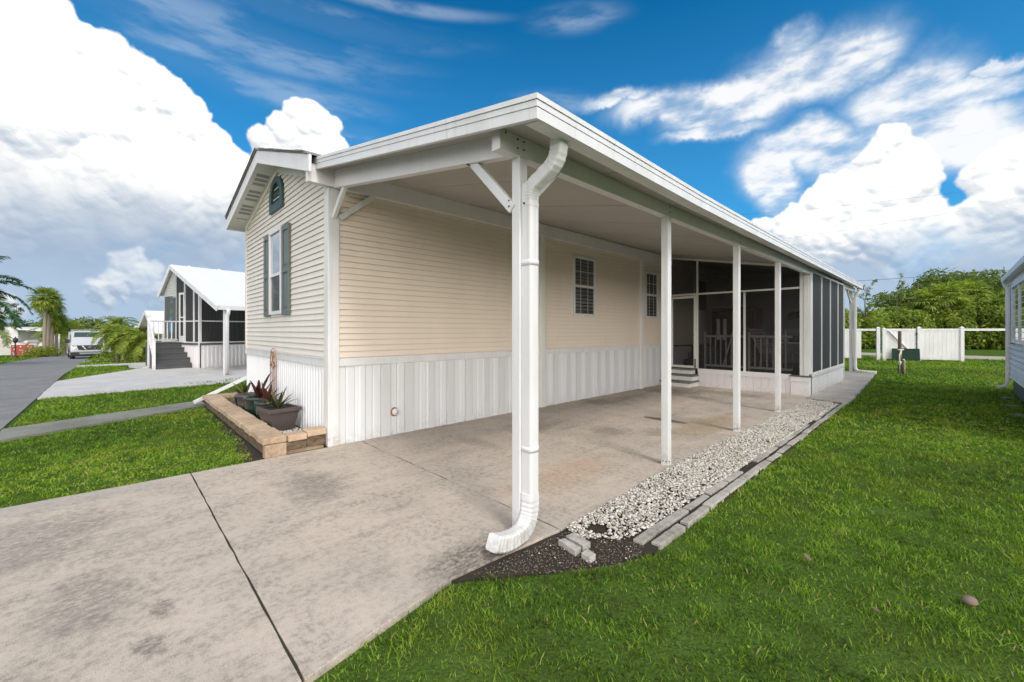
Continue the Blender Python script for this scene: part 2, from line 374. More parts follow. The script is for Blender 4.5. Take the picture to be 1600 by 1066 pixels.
# ------------------------------------------------------------------ grass
def inpoly(P, poly):
    x, y = P[:, 0], P[:, 1]; r = np.zeros(len(P), bool); n = len(poly)
    for i in range(n):
        x1, y1 = poly[i]; x2, y2 = poly[(i+1) % n]
        if y1 == y2: continue
        c = ((y1 > y) != (y2 > y)) & (x < (x2-x1)*(y-y1)/(y2-y1)+x1); r ^= c
    return r
def vnoise(P, sc, seed):
    r = np.random.default_rng(seed); G = r.random((64, 64)); q = P*sc; i = np.floor(q).astype(int); f = q-i; f = f*f*(3-2*f)
    a = G[i[:,0] % 64, i[:,1] % 64]; b = G[(i[:,0]+1) % 64, i[:,1] % 64]; c = G[i[:,0] % 64, (i[:,1]+1) % 64]; d = G[(i[:,0]+1) % 64, (i[:,1]+1) % 64]
    return (a*(1-f[:,0])+b*f[:,0])*(1-f[:,1])+(c*(1-f[:,0])+d*f[:,0])*f[:,1]
lawnA = [(-1.70,-1.15),(-1.76,.54),(-1.83,.8),(-1.93,1.32),(-1.84,1.70),(-1.58,1.84),(-1.44,2.16),(-1.33,2.40),(-1.305,3.3),(-1.318,5.1),(-1.345,7.7),(-1.38,10.0),(-1.33,13.4),(-1.62,18.3),(-5,18.4),(-10,18.4),(-10,31),(9,31),(9,15.4),(1.0,15.3),(1.0,8.4),(9,8.3),(9,-1.15)]
lawnB = [(-5.22,-1.12),(-5.2,1.10),(-5.6,1.15),(-6.4,1.205),(-9.65,1.21),(-8.28,-1.12)]
lawnC = [(-9.42,-1.12),(-10.35,1.0),(-10.9,1.4),(-10.7,9),(-14.6,9),(-14.5,2.9),(-13.2,-1.05)]
lawnD = [(-17.3,-1.05),(-20.9,.6),(-23.4,.3),(-27.4,-.2),(-27.4,12),(-70,12),(-70,-1.6),(-31,-1.25)]
lawnE = [(-8,-4.6),(-30,-4.6),(-62,-5.0),(-62,-14),(-8,-14)]
lawnF = [(-26.4,-1.15),(-26.4,2.4),(-23.2,2.4),(-23.2,.2)]
bands = [(-.8, 3.2, 8200, .026, .0024), (3.2, 6, 3600, .032, .0038), (6, 11, 1200, .040, .007), (11, 20, 330, .06, .012), (20, 36, 70, .075, .03), (36, 75, 14, .10, .07)]
V = []; Tt = []
for poly, boost in ((lawnA, 1), (lawnB, 1.1), (lawnC, 1.1), (lawnD, 1), (lawnE, 1)):
    pa = np.array(poly); lo = pa.min(0); hi = pa.max(0)
    for d0, d1, rho, hgt, wid in bands:
        n = int((hi-lo).prod()*rho*boost)
        if n > 6000000: n = 6000000
        P = lo+rng.random((n, 2))*(hi-lo)
        dist = P[:, 0]*-.7233+P[:, 1]*.6905; rr = P[:, 0]*.6905+P[:, 1]*.7233
        k = (dist >= d0) & (dist < d1) & (np.abs(rr) < dist*1.5+2.2); P = P[k]
        if not len(P): continue
        P = P[inpoly(P, poly)]
        if not len(P): continue
        e1 = vnoise(P, 1.6, 3); e2 = vnoise(P, 7, 4); e3 = vnoise(P+50, .5, 5)
        e0 = vnoise(P+9, 3.1, 8); P = P[rng.random(len(P)) < (.22+1.1*e2*(.5+.7*e1))*(.25+.75*(e0 > .16))]; n = len(P)
        e1 = vnoise(P, 1.6, 3); e2 = vnoise(P, 7, 4); e3 = vnoise(P+50, .5, 5); e4 = vnoise(P+20, 14, 6)
        z0 = np.array([gz(x) for x in P[:, 0]]) if lo[0] < -20 else np.zeros(n)
        a = rng.random(n)*2*PI; hh = hgt*(.45+.8*rng.random(n))*(.6+.8*e2); ww = wid*(.6+.8*rng.random(n))
        broad = rng.random(n) < .10+.35*(e3 > .55); ww = np.where(broad, ww*2.4, ww); hh = np.where(broad, hh*.6, hh)
        la = rng.random(n)*2*PI; ln = hh*(.3+1.0*rng.random(n))
        sx, sy = np.cos(a)*ww, np.sin(a)*ww; lx, ly = np.cos(la)*ln, np.sin(la)*ln
        B = np.zeros((n, 5, 3)); zb = z0-.036
        B[:,0] = np.c_[P[:,0]-sx, P[:,1]-sy, zb]; B[:,1] = np.c_[P[:,0]+sx, P[:,1]+sy, zb]
        B[:,2] = np.c_[P[:,0]+sx*.8+lx*.35, P[:,1]+sy*.8+ly*.35, zb+hh*.6]; B[:,3] = np.c_[P[:,0]-sx*.8+lx*.35, P[:,1]-sy*.8+ly*.35, zb+hh*.6]
        B[:,4] = np.c_[P[:,0]+lx, P[:,1]+ly, zb+hh]
        t = np.clip(-.04+.52*rng.random(n)+.32*e1*e2+.40*(e3-.3)+.42*(e4-.35)+(rng.random(n) < .06)*.5, 0, 1)
        V.append(B.reshape(-1, 3)); Tt.append(np.repeat(t, 5))
V = np.concatenate(V); Tt = np.concatenate(Tt); nb_ = len(V)//5
base = np.arange(nb_)[:, None]*5
T = (base+np.array([[0, 1, 2, 0, 2, 3, 3, 2, 4]])).reshape(-1, 3)
print('grass blades', nb_)
tag(npmesh('grass', V, T, 'grass', Tt), 'mown green lawn grass around the driveway', 'grass', kind='stuff')
# ------------------------------------------------------------------ gravel and pebbles
def stones(name, pts, sizes, mat, tv):
    ico = np.array([(0,0,1)]+[(.894*math.cos(2*PI*k/5), .894*math.sin(2*PI*k/5), .447) for k in range(5)]+[(.894*math.cos(2*PI*k/5+PI/5), .894*math.sin(2*PI*k/5+PI/5), -.447) for k in range(5)]+[(0,0,-1)])
    fc = []
    for k in range(5):
        k2 = (k+1) % 5; fc += [(0,1+k,1+k2),(1+k,6+k,1+k2),(1+k2,6+k,6+k2),(11,6+k2,6+k)]
    fc = np.array(fc); n = len(pts)
    B = ico[None]*(1+.28*(rng.random((n,12,1))-.5))*(sizes[:,None,None]*np.c_[np.ones(n), .6+.5*rng.random(n), .5+.3*rng.random(n)][:,None,:])
    a = rng.random(n)*2*PI; ca, sa = np.cos(a)[:,None], np.sin(a)[:,None]
    X = B[:,:,0]*ca-B[:,:,1]*sa; Y = B[:,:,0]*sa+B[:,:,1]*ca; Z = B[:,:,2]+(rng.random((n,1))-.5)*.5*X
    W = np.stack([X, Y, Z], 2)+pts[:,None,:]
    T = (np.arange(n)[:,None,None]*12+fc[None]).reshape(-1, 3)
    return npmesh(name, W.reshape(-1, 3), T, mat, np.repeat(tv, 12))
n = 30000; P = np.c_[-2.0+rng.random(n)*.56, 2.25+rng.random(n)*7.9]
gpoly = [(-1.88,2.33),(-1.72,2.27),(-1.60,2.42),(-1.52,2.45),(-1.47,2.75),(-1.47,9.9),(-1.6,10.15),(-1.9,10.15),(-1.99,9.4),(-1.98,4.0)]
P = P[inpoly(P, gpoly)]; dens = vnoise(P, 5, 9); hole = ((P[:,0]+1.72)**2/.006+(P[:,1]-2.48)**2/.006) < 1
P = P[(rng.random(len(P)) < .5+.8*dens) & ~hole]
sz = .0055+.0095*rng.random(len(P))**1.8
Z = -.006+rng.random(len(P))*.016
tag(stones('gravel', np.c_[P, Z], sz, 'stone', .12+.88*rng.random(len(P))), 'white and tan marble chip gravel along the slab', 'gravel', kind='stuff')
P = np.c_[-1.95+rng.random(2600)*.6, 1.45+rng.random(2600)*1.1]; P = P[inpoly(P, [(-1.9,1.5),(-1.5,1.95),(-1.3,2.3),(-1.25,2.6),(-1.85,2.3)])]
tag(stones('soil_crumb', np.c_[P, np.full(len(P), -.008)], .002+.004*rng.random(len(P)), 'stone', np.where(rng.random(len(P)) < .03, .9, .05*rng.random(len(P)))), 'crumbs of earth and stray chips by the drain outlet', 'crumbs', kind='stuff')
P = np.c_[-6.6+rng.random(900)*1.3, 1.42+rng.random(900)*.42]
tag(stones('pebbles', np.c_[P, .055+.01*rng.random(len(P))], .010+.012*rng.random(len(P)), 'stone', .3+.5*rng.random(len(P))), 'pale grey pebbles in the planter bed', 'pebbles', kind='stuff')
for px, py, lab in ((1262, 873, 'curled brown dead leaf lying in the right lawn'), (1372, 958, 'small dead leaf lying low in the right lawn near the bottom of the view')):
    x, y = g(px, py); q = MB(); pts = [(-.035, 0, .012), (-.01, .014, .004), (.02, .012, .01), (.04, 0, .02), (.02, -.012, .012), (-.01, -.014, .006)]
    q.v += pts+[(a, b, c+.002) for a, b, c in pts]; q.f += [(5, 4, 3, 2, 1, 0), (6, 7, 8, 9, 10, 11)]+[(k, (k+1) % 6, (k+1) % 6+6, k+6) for k in range(6)]; q.sm += [False]*8
    o = q.build('fallen_leaf', 'deadleaf', None, 0, (x, y, .0)); o.rotation_euler = (.2, .3, px); tag(o, lab, 'leaf')
# edging pavers
n = 0
for k in range(18):
    y = 2.42+k*.43
    for row, (x, skip) in enumerate(((-1.430, (5, 12)), (-1.335, ()))):
        if k in skip: continue
        if row == 0 and k == 0: y0 = y+.1
        else: y0 = y
        xx = x-.0035*k+random.uniform(-.003, .003); L = random.uniform(.38, .415)
        q = MB(); hw_ = random.uniform(.027, .036); q.prism(jag([(-hw_, 0), (hw_, random.uniform(0, .01)), (hw_, L-random.uniform(0, .03)), (-hw_, L)], .06, .003), -.05, random.uniform(-.008, .004))
        o = q.build('edging_paver', 'paver', bevel=.004); o.location = (xx, y0+row*.16, 0); o.rotation_euler = (R(random.uniform(-.6, .6)), R(random.uniform(-2.5, 2.5)), R(random.uniform(-.7, .7)))
        tag(o, 'flat grey concrete paver in the %s row of edging beside the lawn' % ('inner' if row == 0 else 'outer'), 'paver', 'edging pavers in the %s row' % ('inner' if row == 0 else 'outer'))
for pts, lab in (([(884,842),(896,837),(923,852),(911,858)], 'loose pale paver slab tilted on the dark soil, nearest the gravel'),
            ([(872,848),(883,846),(908,860),(899,866)], 'loose broken paver between the downspout outlet and the tilted slab'),
            ([(908,869),(918,862),(931,871),(922,877)], 'small broken paver piece at the lawn edge')):
    q = MB(); q.prism(jag([g(a, b) for a, b in pts], .04, .004), -.04, .022)
    o = q.build('broken_paver', 'paver', bevel=.004); tag(o, lab, 'paver')
q = MB(); q.lathe((0, 0, 0), [(.022, 0), (.034, .014), (.026, .034), (.0, .040)], 7)
o = q.build('stone', 'pipestone', loc=(*g(1515, 938), -.02)); tag(o, 'brown rounded stone lying in the right lawn', 'stone')
mb = MB(); mb.prism(jag([(-9.7, 1.15), (-6.4, 1.13), (-5.6, 1.04), (-5.16, 1.0), (-5.16, 1.26), (-9.7, 1.26)], .12, .03), -.06, -.028); tag(mb.build('soil_strip', 'soil'), kind='structure')
# ------------------------------------------------------------------ cladding helpers
def lap_x(mb, y, rowx, z0, z1, lap, sgn=-1, dep=.012):      # wall facing -y (sgn -1) or +y; rowx(z) -> (x0, x1)
    z = z0
    while z < z1-1e-4:
        zt = min(z+lap, z1); a, b = rowx(z); c, d = rowx(zt)
        if b-a > .01 and d-c > -.2:
            if d < c: c = d = (c+d)/2
            yo = y+sgn*dep; yi = y+sgn*.005
            zg = z+.011; yr = y+sgn*.001; mb.quad((a, yr, z), (b, yr, z), (b, yr, zg), (a, yr, zg)); mb.quad((a, yo, zg), (b, yo, zg), (d, yi, zt), (c, yi, zt)); mb.quad((a, yr, zg), (b, yr, zg), (b, yo, zg), (a, yo, zg))
        z = zt
def lap_y(mb, x, y0, y1, z0, z1, lap, sgn=1, dep=.012, gap=.011):
    z = z0
    while z < z1-1e-4:
        zt = min(z+lap, z1); xo = x+sgn*dep; xi = x+sgn*.005
        zg = z+gap; xr = x+sgn*.001; mb.quad((xr, y0, z), (xr, y1, z), (xr, y1, zg), (xr, y0, zg)); mb.quad((xo, y0, zg), (xo, y1, zg), (xi, y1, zt), (xi, y0, zt)); mb.quad((xr, y0, zg), (xr, y1, zg), (xo, y1, zg), (xo, y0, zg)); z = zt
def ribs(mb, A, B, z0, z1, pitch, prof, out):    # vertical corrugation along A->B; prof = [(u, depth)] over one pitch; out = outward normal
    A = Vector(A); B = Vector(B); L = (B-A).length; d = (B-A)/L; o = Vector(out); pts = []; s = 0
    while s < L:
        for u, dd in prof:
            if s+u*pitch <= L: pts.append((s+u*pitch, dd))
        s += pitch
    pts.append((L, pts[-1][1]))
    for (s1, d1), (s2, d2) in zip(pts, pts[1:]):
        p = A+d*s1+o*d1; q = A+d*s2+o*d2
        mb.quad((p.x, p.y, z0), (q.x, q.y, z0), (q.x, q.y, z1), (p.x, p.y, z1))
# ------------------------------------------------------------------ our mobile home
XW, XL, YF, YB = -5.18, -9.59, 1.91, 18.0
home = thing('mobile_home', 'cream sided mobile home with green shutters and white skirting behind the carport', 'house')
ctop = lambda x: (3.44+.255*(x+9.58)) if x < -7.38 else (4.0-.33*(x+7.38))
def rowx(z):
    a = max(XL, -7.38-(4.0-z)/.255) if z > 3.4 else XL
    b = min(XW, -7.38+(4.0-z)/.33)
    return a, b
mb = MB(); lap_x(mb, YF, rowx, 1.06, 4.0, .079, -1, .018); mb.build('front_wall', 'sid_front', home)
mb = MB(); lap_y(mb, XW, YF, 14.78, 1.06, 3.42, .0745, 1, .019)
mb.box(XL+.02, YF+.005, 1.0, XW-.004, YB, 3.4)
lap_y(mb, XW, 14.9, YB, 1.06, 3.42, .0745)
for r_ in range(30):        # overlap joints of the vinyl courses
    if r_ % 2: continue
    for yj in (3.4+(r_*1.37) % 2.9, 7.6+(r_*.83) % 1.5):
        if 6.5 < yj < 7.45: continue
        z_ = 1.06+r_*.0745; a_ = XW+.0205; mb.quad((a_, yj, z_+.012), (a_-.0, yj+.012, z_+.012), (a_-.0128, yj+.012, z_+.072), (a_-.0128, yj, z_+.072)); mb.quad((a_-.004, yj-.0015, z_+.012), (a_, yj, z_+.012), (a_-.0128, yj, z_+.072), (a_-.017, yj-.0015, z_+.072))
mb.build('side_wall', 'sid_side', home)
mb = MB(); lap_y(mb, XL, YF, YB, 1.0, 3.45, .079, -1); mb.build('far_wall', 'sid_front', home)
mb = MB(); ribs(mb, (XL, YF-.0, 0), (XW-.15, YF, 0), 0, .95, .105, [(0, 0), (.30, 0), (.42, .016), (.58, .016), (.70, 0)], (0, -1, 0)); mb.build('front_skirting', 'skirt', home)
mb = MB(); y = 2.0
mb.box(XL+.03, YF+.02, -.02, XW-.02, YB, .94)
ribs(mb, (XW, 2.0, 0), (XW, 10.74, 0), -.01, .96, .348, [(0, 0), (.22, 0), (.27, -.008), (.33, 0), (.55, 0), (.6, -.008), (.66, 0), (.72, 0), (.78, .014), (.94, .014), (.999, 0)], (1, 0, 0))
mb.box(XW, 10.86, .4, XW+.008, 14.77, .96); mb.box(XW, 14.92, -.02, XW+.008, YB, .96)
mb.build('side_skirting', 'skirt', home)
k = 0
while 2.0+k*.348+.95*.348 < 10.7:
    if k not in (0, 9): mb = MB(); u0 = .60 if k % 3 else .70; mb.box(XW+.004, 2.0+k*.348+u0*.348, .0, XW+.0165, 2.0+k*.348+.965*.348, .958); mb.build('skirting_rib', 'skirt_grey', home, .003)
    k += 1
mb = MB(); mb.box(XL-.01, YF-.022, .95, XW-.152, YF+.01, 1.06); mb.box(XL-.015, YF-.030, 1.045, XW-.153, YF-.0221, 1.062); mb.build('front_trim_band', 'white', home, .003)
mb = MB(); mb.box(XW-.01, 2.0, .962, XW+.024, 5.62, 1.06); mb.box(XW-.01, 5.74, .962, XW+.024, 9.20, 1.06); mb.box(XW-.01, 9.32, .962, XW+.024, 10.74, 1.055); mb.build('side_trim_band', 'white', home, .003)
for y0, wd in ((5.62, .12), (9.20, .12)):
    mb = MB(); mb.box(XW-.01, y0, -.0, XW+.06, y0+wd, 3.14); mb.build('wall_pilaster', 'screenframe', home, .006)
mb = MB(); mb.box(XW-.15, YF-.035, 0, XW-.062, YF+.01, 3.26); mb.build('corner_board', 'sid_front', home, .006)
mb = MB(); mb.box(XL-.03, YF-.03, .95, XL+.05, YF+.01, 3.42); mb.build('corner_board', 'sid_front', home, .005)
mb = MB(); mb.lathe((0, 0, 0), [(.045, 0), (.045, .05), (.0, .055)], 12); o = mb.build('pipe_stub', 'whited', home); yy = 2.72
o.location = (XW, 2.74, .31); o.rotation_euler = (0, R(90), 0)
mb = MB(); mb.lathe((0, 0, 0), [(.062, 0), (.062, .012), (.0, .012)], 8); o = mb.build('rust_ring', 'rust', home); o.location = (XW+.005, 2.738, .308); o.rotation_euler = (0, R(90), .3)
# gable roof
pk, zl, zr = -7.38, 3.60, 3.40; ex0, ex1 = -9.80, -5.02; YO = 1.60
zL, zR = 4.19-.25*(pk-ex0), 4.19-.33*(ex1-pk)
mb = MB()
for (xa, za, xb, zb) in ((ex0, zL, pk, 4.19), (pk, 4.19, ex1, zR)):
    mb.hexa([(xa, YO-.02, za), (xb, YO-.02, zb), (xb, 18.3, zb), (xa, 18.3, za)], [(xa, YO-.02, za+.02), (xb, YO-.02, zb+.02), (xb, 18.3, zb+.02), (xa, 18.3, za+.02)])
for k in range(16):
    xx = ex0+.05+k*.29
    if xx < ex1-.3:
        zz = (4.19-.25*(pk-xx)) if xx < pk else 4.19-.33*(xx-pk)
        x2 = min(xx+.285, pk if xx < pk else ex1); z2 = (4.19-.25*(pk-x2)) if x2 <= pk else 4.19-.33*(x2-pk); e = random.uniform(.0, .008); mb.hexa([(xx, YO-.035, zz+.016), (x2, YO-.035, z2+.016), (x2, YO+.3, z2+.021), (xx, YO+.3, zz+.021)], [(xx, YO-.035, zz+.026+e), (x2, YO-.035, z2+.026+e), (x2, YO+.3, z2+.026+e), (xx, YO+.3, zz+.026+e)])
mb.build('roof', 'asphaltroof', home)
mb = MB()
for (xa, za, xb, zb) in ((ex0-.01, zL, pk, 4.19), (pk, 4.19, ex1+.01, zR-.003)):
    mb.hexa([(xa, YO, za-.20), (xb, YO, zb-.20), (xb, YO+.03, zb-.20), (xa, YO+.03, za-.20)], [(xa, YO, za-.003), (xb, YO, zb-.003), (xb, YO+.03, zb-.003), (xa, YO+.03, za-.003)])
mb.hexa([(ex0-.012, YO+.03, zL-.2), (ex0+.02, YO+.03, zL-.2), (ex0+.02, 18.2, zL-.2), (ex0-.012, 18.2, zL-.2)], [(ex0-.012, YO+.03, zL-.003), (ex0+.02, YO+.03, zL-.003), (ex0+.02, 18.2, zL-.003), (ex0-.012, 18.2, zL-.003)])
mb.build('fascia', 'whited', home, .004)
mb = MB()
for (xa, za, xb, zb) in ((ex0+.02, zL, pk, 4.19), (pk, 4.19, ex1-.15, zR+.05)):
    mb.hexa([(xa, YO+.03, za-.185), (xb, YO+.03, zb-.185), (xb, YF+.02, zb-.185), (xa, YF+.02, za-.185)], [(xa, YO+.03, za-.17), (xb, YO+.03, zb-.17), (xb, YF+.02, zb-.17), (xa, YF+.02, za-.17)])
mb.build('soffit', 'screenframe', home)
for gk in range(4):
    mb = MB()
    for s in range(3):
        xa = -9.62+gk*.53+s*.135; za = 4.19-.25*(pk-xa)-.185; xb = xa+.085; zb = 4.19-.25*(pk-xb)-.185
        mb.hexa([(xa, YO+.07, za-.004), (xb, YO+.07, zb-.004), (xb, YF-.06, zb-.004), (xa, YF-.06, za-.004)], [(xa, YO+.07, za+.002), (xb, YO+.07, zb+.002), (xb, YF-.06, zb+.002), (xa, YF-.06, za+.002)])
    mb.build('soffit_vent', 'grey', home)
mb = MB()
for (xa, xb) in ((XL-.02, pk), (pk, XW-.1)):
    za, zb = ctop(xa)-.02, ctop(xb)-.02
    mb.hexa([(xa, YF-.035, za-.055), (xb, YF-.035, zb-.055), (xb, YF, zb-.055), (xa, YF, za-.055)], [(xa, YF-.035, za+.04), (xb, YF-.035, zb+.04), (xb, YF, zb+.04), (xa, YF, za+.04)])
mb.build('gable_trim', 'sid_front', home)
# arched gable vent
vx0, vx1, vz0, vz1 = -7.78, -7.06, 3.32, 3.86
def arch(w0, w1, za, zb, n=12):
    c = (w0+w1)/2; hw = (w1-w0)/2; zm = za+(zb-za)*.42
    return [(w0, za), (w1, za)]+[(c+hw*math.cos(PI*k/n), zm+(zb-zm)*math.sin(PI*k/n)) for k in range(n+1)]
def arch_ring(o, i, y0, y1):
    mb = MB(); n = len(o)
    for k in range(n):
        k2 = (k+1) % n
        mb.quad((*[o[k][0], y0, o[k][1]],), (o[k2][0], y0, o[k2][1]), (i[k2][0], y0, i[k2][1]), (i[k][0], y0, i[k][1]))
        mb.quad((o[k][0], y0, o[k][1]), (o[k][0], y1, o[k][1]), (o[k2][0], y1, o[k2][1]), (o[k2][0], y0, o[k2][1]))
        mb.quad((i[k][0], y0, i[k][1]), (i[k2][0], y0, i[k2][1]), (i[k2][0], y1, i[k2][1]), (i[k][0], y1, i[k][1]))
    return mb
vf = arch_ring(arch(vx0, vx1, vz0, vz1), arch(vx0+.13, vx1-.13, vz0+.12, vz1-.1), YF-.05, YF).build('gable_vent', 'green_dark', home)
mb = MB(); zz = vz0+.13
while zz < vz1-.14:
    mb.hexa([(vx0+.12, YF-.03, zz), (vx1-.12, YF-.03, zz), (vx1-.12, YF-.012, zz+.02), (vx0+.12, YF-.012, zz+.02)], [(vx0+.12, YF-.028, zz+.006), (vx1-.12, YF-.028, zz+.006), (vx1-.12, YF-.01, zz+.026), (vx0+.12, YF-.01, zz+.026)]); zz += .05
mb.quad((vx0+.1, YF-.014, vz0+.1), (vx1-.1, YF-.014, vz0+.1), (vx1-.1, YF-.014, vz1-.12), (vx0+.1, YF-.014, vz1-.12)); mb.build('louvre', 'green_dark', vf)
# front window
def wframe(mb, a0, a1, z0, z1, t, f):     # f(a, depth0, depth1, ...) maps to a box
    f(mb, a0, a1, z0, z0+t); f(mb, a0, a1, z1-t, z1); f(mb, a0, a0+t, z0+t, z1-t); f(mb, a1-t, a1, z0+t, z1-t)
def fx(d0, d1): return lambda mb, a0, a1, z0, z1: mb.box(a0, YF-d1, z0, a1, YF-d0, z1)
def fy(d0, d1): return lambda mb, a0, a1, z0, z1: mb.box(XW+d0, a0, z0, XW+d1, a1, z1)
mb = MB(); wframe(mb, -7.78, -7.10, 1.66, 3.02, .055, fx(.002, .055)); mb.box(-7.725, YF-.045, 2.27, -7.155, YF-.015, 2.32)
wn = mb.build('window', 'white', home, .003)
mb = MB(); mb.box(-7.725, YF-.030, 2.32, -7.155, YF-.026, 2.965); mb.build('upper_pane', 'mirror', wn)
mb = MB(); mb.box(-7.725, YF-.026, 1.715, -7.155, YF-.022, 2.27); mb.build('lower_pane', 'glass', wn)
mb = MB(); mb.box(-7.725, YF-.0205, 1.715, -7.155, YF-.013, 2.965)
mb.build('blackout', 'black', wn)
mb = MB()
for k in range(9): mb.box(-7.715+k*.062, YF-.0225, 1.72, -7.68+k*.062, YF-.0215+.0, 2.26)
mb.build('curtain', 'grey', wn)
for x0, x1 in ((-8.12, -7.80), (-7.07, -6.72)):
    mb = MB(); mb.box(x0, YF-.035, 1.64, x1, YF-.012, 3.0); sh = None
    for (za, zb) in ((1.64, 1.72), (2.28, 2.36), (2.92, 3.0)): mb.box(x0, YF-.052, za, x1, YF-.0352, zb)
    for xa in (x0, x1-.06): mb.box(xa, YF-.0515, 1.7201, xa+.06, YF-.0352, 2.2799); mb.box(xa, YF-.0515, 2.3601, xa+.06, YF-.0352, 2.9199)
    for (za, zb) in ((1.76, 2.24), (2.40, 2.88)): mb.box(x0+.1, YF-.045, za, x1-.1, YF-.0353, zb)
    mb.build('shutter', 'green_shut', home, .004)
# side windows with blinds
for (y0, y1, z0, z1) in ((6.60, 7.33, 1.70, 2.90), (9.44, 10.07, 1.72, 2.86)):
    mb = MB(); wframe(mb, y0, y1, z0, z1, .045, fy(.002, .05)); zm = (z0+z1)/2-.0
    mb.box(XW+.012, y0+.045, zm-.02, XW+.042, y1-.045, zm+.025)
    wn = mb.build('window', 'white', home, .003)
    mb = MB(); c = (y0+y1)/2
    for yy in ((y0*2+y1)/3, (y0+2*y1)/3): mb.box(XW+.0245, yy-.006, zm+.025, XW+.031, yy+.006, z1-.045)
    mb.box(XW+.0245, y0+.045, (zm+z1)/2-.006, XW+.0305, y1-.045, (zm+z1)/2+.006)
    for yy in ((y0*2+y1)/3, (y0+2*y1)/3): mb.box(XW+.0245, yy-.004, z0+.045, XW+.0285, yy+.004, zm-.02)
    mb.build('muntin', 'white', wn)
    mb = MB(); mb.box(XW+.0232, y0+.045, z0+.045, XW+.0242, y1-.045, z1-.045); mb.build('pane', 'glass', wn)
    mb = MB(); zz = z0+.05
    while zz < z1-.05: mb.box(XW+.014, y0+.05, zz, XW+.0215, y1-.05, zz+(.020 if zz > zm else .010)); zz += .034
    mb.build('blind', 'white', wn); mb = MB(); mb.box(XW+.0125, y0+.045, z0+.045, XW+.0135, y1-.045, z1-.045); mb.build('blackout', 'black', wn)
# entry door inside the porch
mb = MB(); mb.box(XW+.002, 12.3, 1.0, XW+.05, 13.25, 3.05); dr = mb.build('door', 'screenframe', home, .004)
mb = MB(); mb.box(XW+.0505, 12.42, 2.0, XW+.054, 13.13, 2.9); mb.build('pane', 'glass', dr)
# slanting drainpipe at the far front corner
mb = MB(); mb.bar((-9.66, 1.98, .50), (-9.74, 1.08, .06), .085, .06); mb.bar((-9.66, 2.0, 3.4), (-9.66, 2.0, .50), .06, .085, (0, 1, 0)); mb.build('downspout', 'white', home, .004)
mb = MB(); mb.box(XL-.02, YF+.05, .94, XL+.02, YB, 1.0); mb.build('rear_trim', 'white', home)
# ------------------------------------------------------------------ carport
cp = thing('carport', 'long white aluminium carport with posts and gutter along the mobile home', 'carport')
def edge(y): t = (y-1.72)/16.5; return (-1.60-.42*t, 2.72+.26*max(0, t-.15))      # outer roof edge drifts with the eave
XI = -5.22
def zc(x, y, off=0):
    xe, ze = edge(y); zi = 3.435+.06*max(0, (y-1.72)/16.5); return ze+(zi-ze)*(xe-x)/(xe-XI)+off
ysg = [1.72+16.5*k/14 for k in range(15)]
mb = MB()
for a, b in zip(ysg, ysg[1:]):
    mb.hexa([(XI, a, zc(XI, a)-.075), (edge(a)[0]+.0, a, edge(a)[1]-.085), (edge(b)[0], b, edge(b)[1]-.085), (XI, b, zc(XI, b)-.075)],
            [(XI, a, zc(XI, a)), (edge(a)[0], a, edge(a)[1]-.004), (edge(b)[0], b, edge(b)[1]-.004), (XI, b, zc(XI, b))])
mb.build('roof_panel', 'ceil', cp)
mb = MB()
for k in range(1, 14):
    y = 1.72+k*1.22
    mb.hexa([(XI+.15, y, zc(XI+.15, y)-.079), (edge(y)[0]-.12, y, zc(edge(y)[0]-.12, y)-.089), (edge(y)[0]-.12, y+.012, zc(edge(y)[0]-.12, y)-.089), (XI+.15, y+.012, zc(XI+.15, y)-.079)],
            [(XI+.15, y, zc(XI+.15, y)-.07), (edge(y)[0]-.12, y, zc(edge(y)[0]-.12, y)-.08), (edge(y)[0]-.12, y+.012, zc(edge(y)[0]-.12, y)-.08), (XI+.15, y+.012, zc(XI+.15, y)-.07)])
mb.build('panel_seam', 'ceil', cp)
# fascia bands (front rake and gutter side), lip on top
def fband(mb, zo0, zo1, out):
    ya = 1.72-out
    e = edge(1.72)
    mb.hexa([(XI+.0, ya, zc(XI, 1.72)+zo0+.01), (e[0]+out, ya, e[1]+zo0), (e[0]+out-.0, 1.735, e[1]+zo0), (XI, 1.735, zc(XI, 1.72)+zo0+.01)],
            [(XI+.0, ya, zc(XI, 1.72)+zo1+.01), (e[0]+out, ya, e[1]+zo1), (e[0]+out, 1.735, e[1]+zo1), (XI, 1.735, zc(XI, 1.72)+zo1+.01)])
    for a, b in zip(ysg, ysg[1:]):
        ea, eb = edge(a), edge(b); a2 = max(a, 1.7355)
        mb.hexa([(ea[0]-.004, a2, ea[1]+zo0), (ea[0]+out, a2, ea[1]+zo0), (eb[0]+out, b, eb[1]+zo0), (eb[0]-.004, b, eb[1]+zo0)],
                [(ea[0]-.004, a2, ea[1]+zo1), (ea[0]+out, a2, ea[1]+zo1), (eb[0]+out, b, eb[1]+zo1), (eb[0]-.004, b, eb[1]+zo1)])
mb = MB(); fband(mb, -.135, -.072, .016); fband(mb, -.0685, -.034, .020); fband(mb, -.0305, .0, .026); fband(mb, -.13, -.002, .011)
mb.build('fascia', 'white', cp)
mb = MB()
for a, b in zip(ysg, ysg[1:]):                # underside of the gutter
    ea, eb = edge(a), edge(b)
    mb.hexa([(ea[0]-.11, a+.02 if a < 1.8 else a, ea[1]-.118), (ea[0]-.005, a+.02 if a < 1.8 else a, ea[1]-.132), (eb[0]-.005, b, eb[1]-.132), (eb[0]-.11, b, eb[1]-.118)],
            [(ea[0]-.11, a+.02 if a < 1.8 else a, ea[1]-.07), (ea[0]-.005, a+.02 if a < 1.8 else a, ea[1]-.11), (eb[0]-.005, b, eb[1]-.11), (eb[0]-.11, b, eb[1]-.07)])
mb.build('gutter', 'white', cp)
XP = -2.05
bz = lambda y: (2.585 if y < 9 else 2.585+(y-9)*.012)
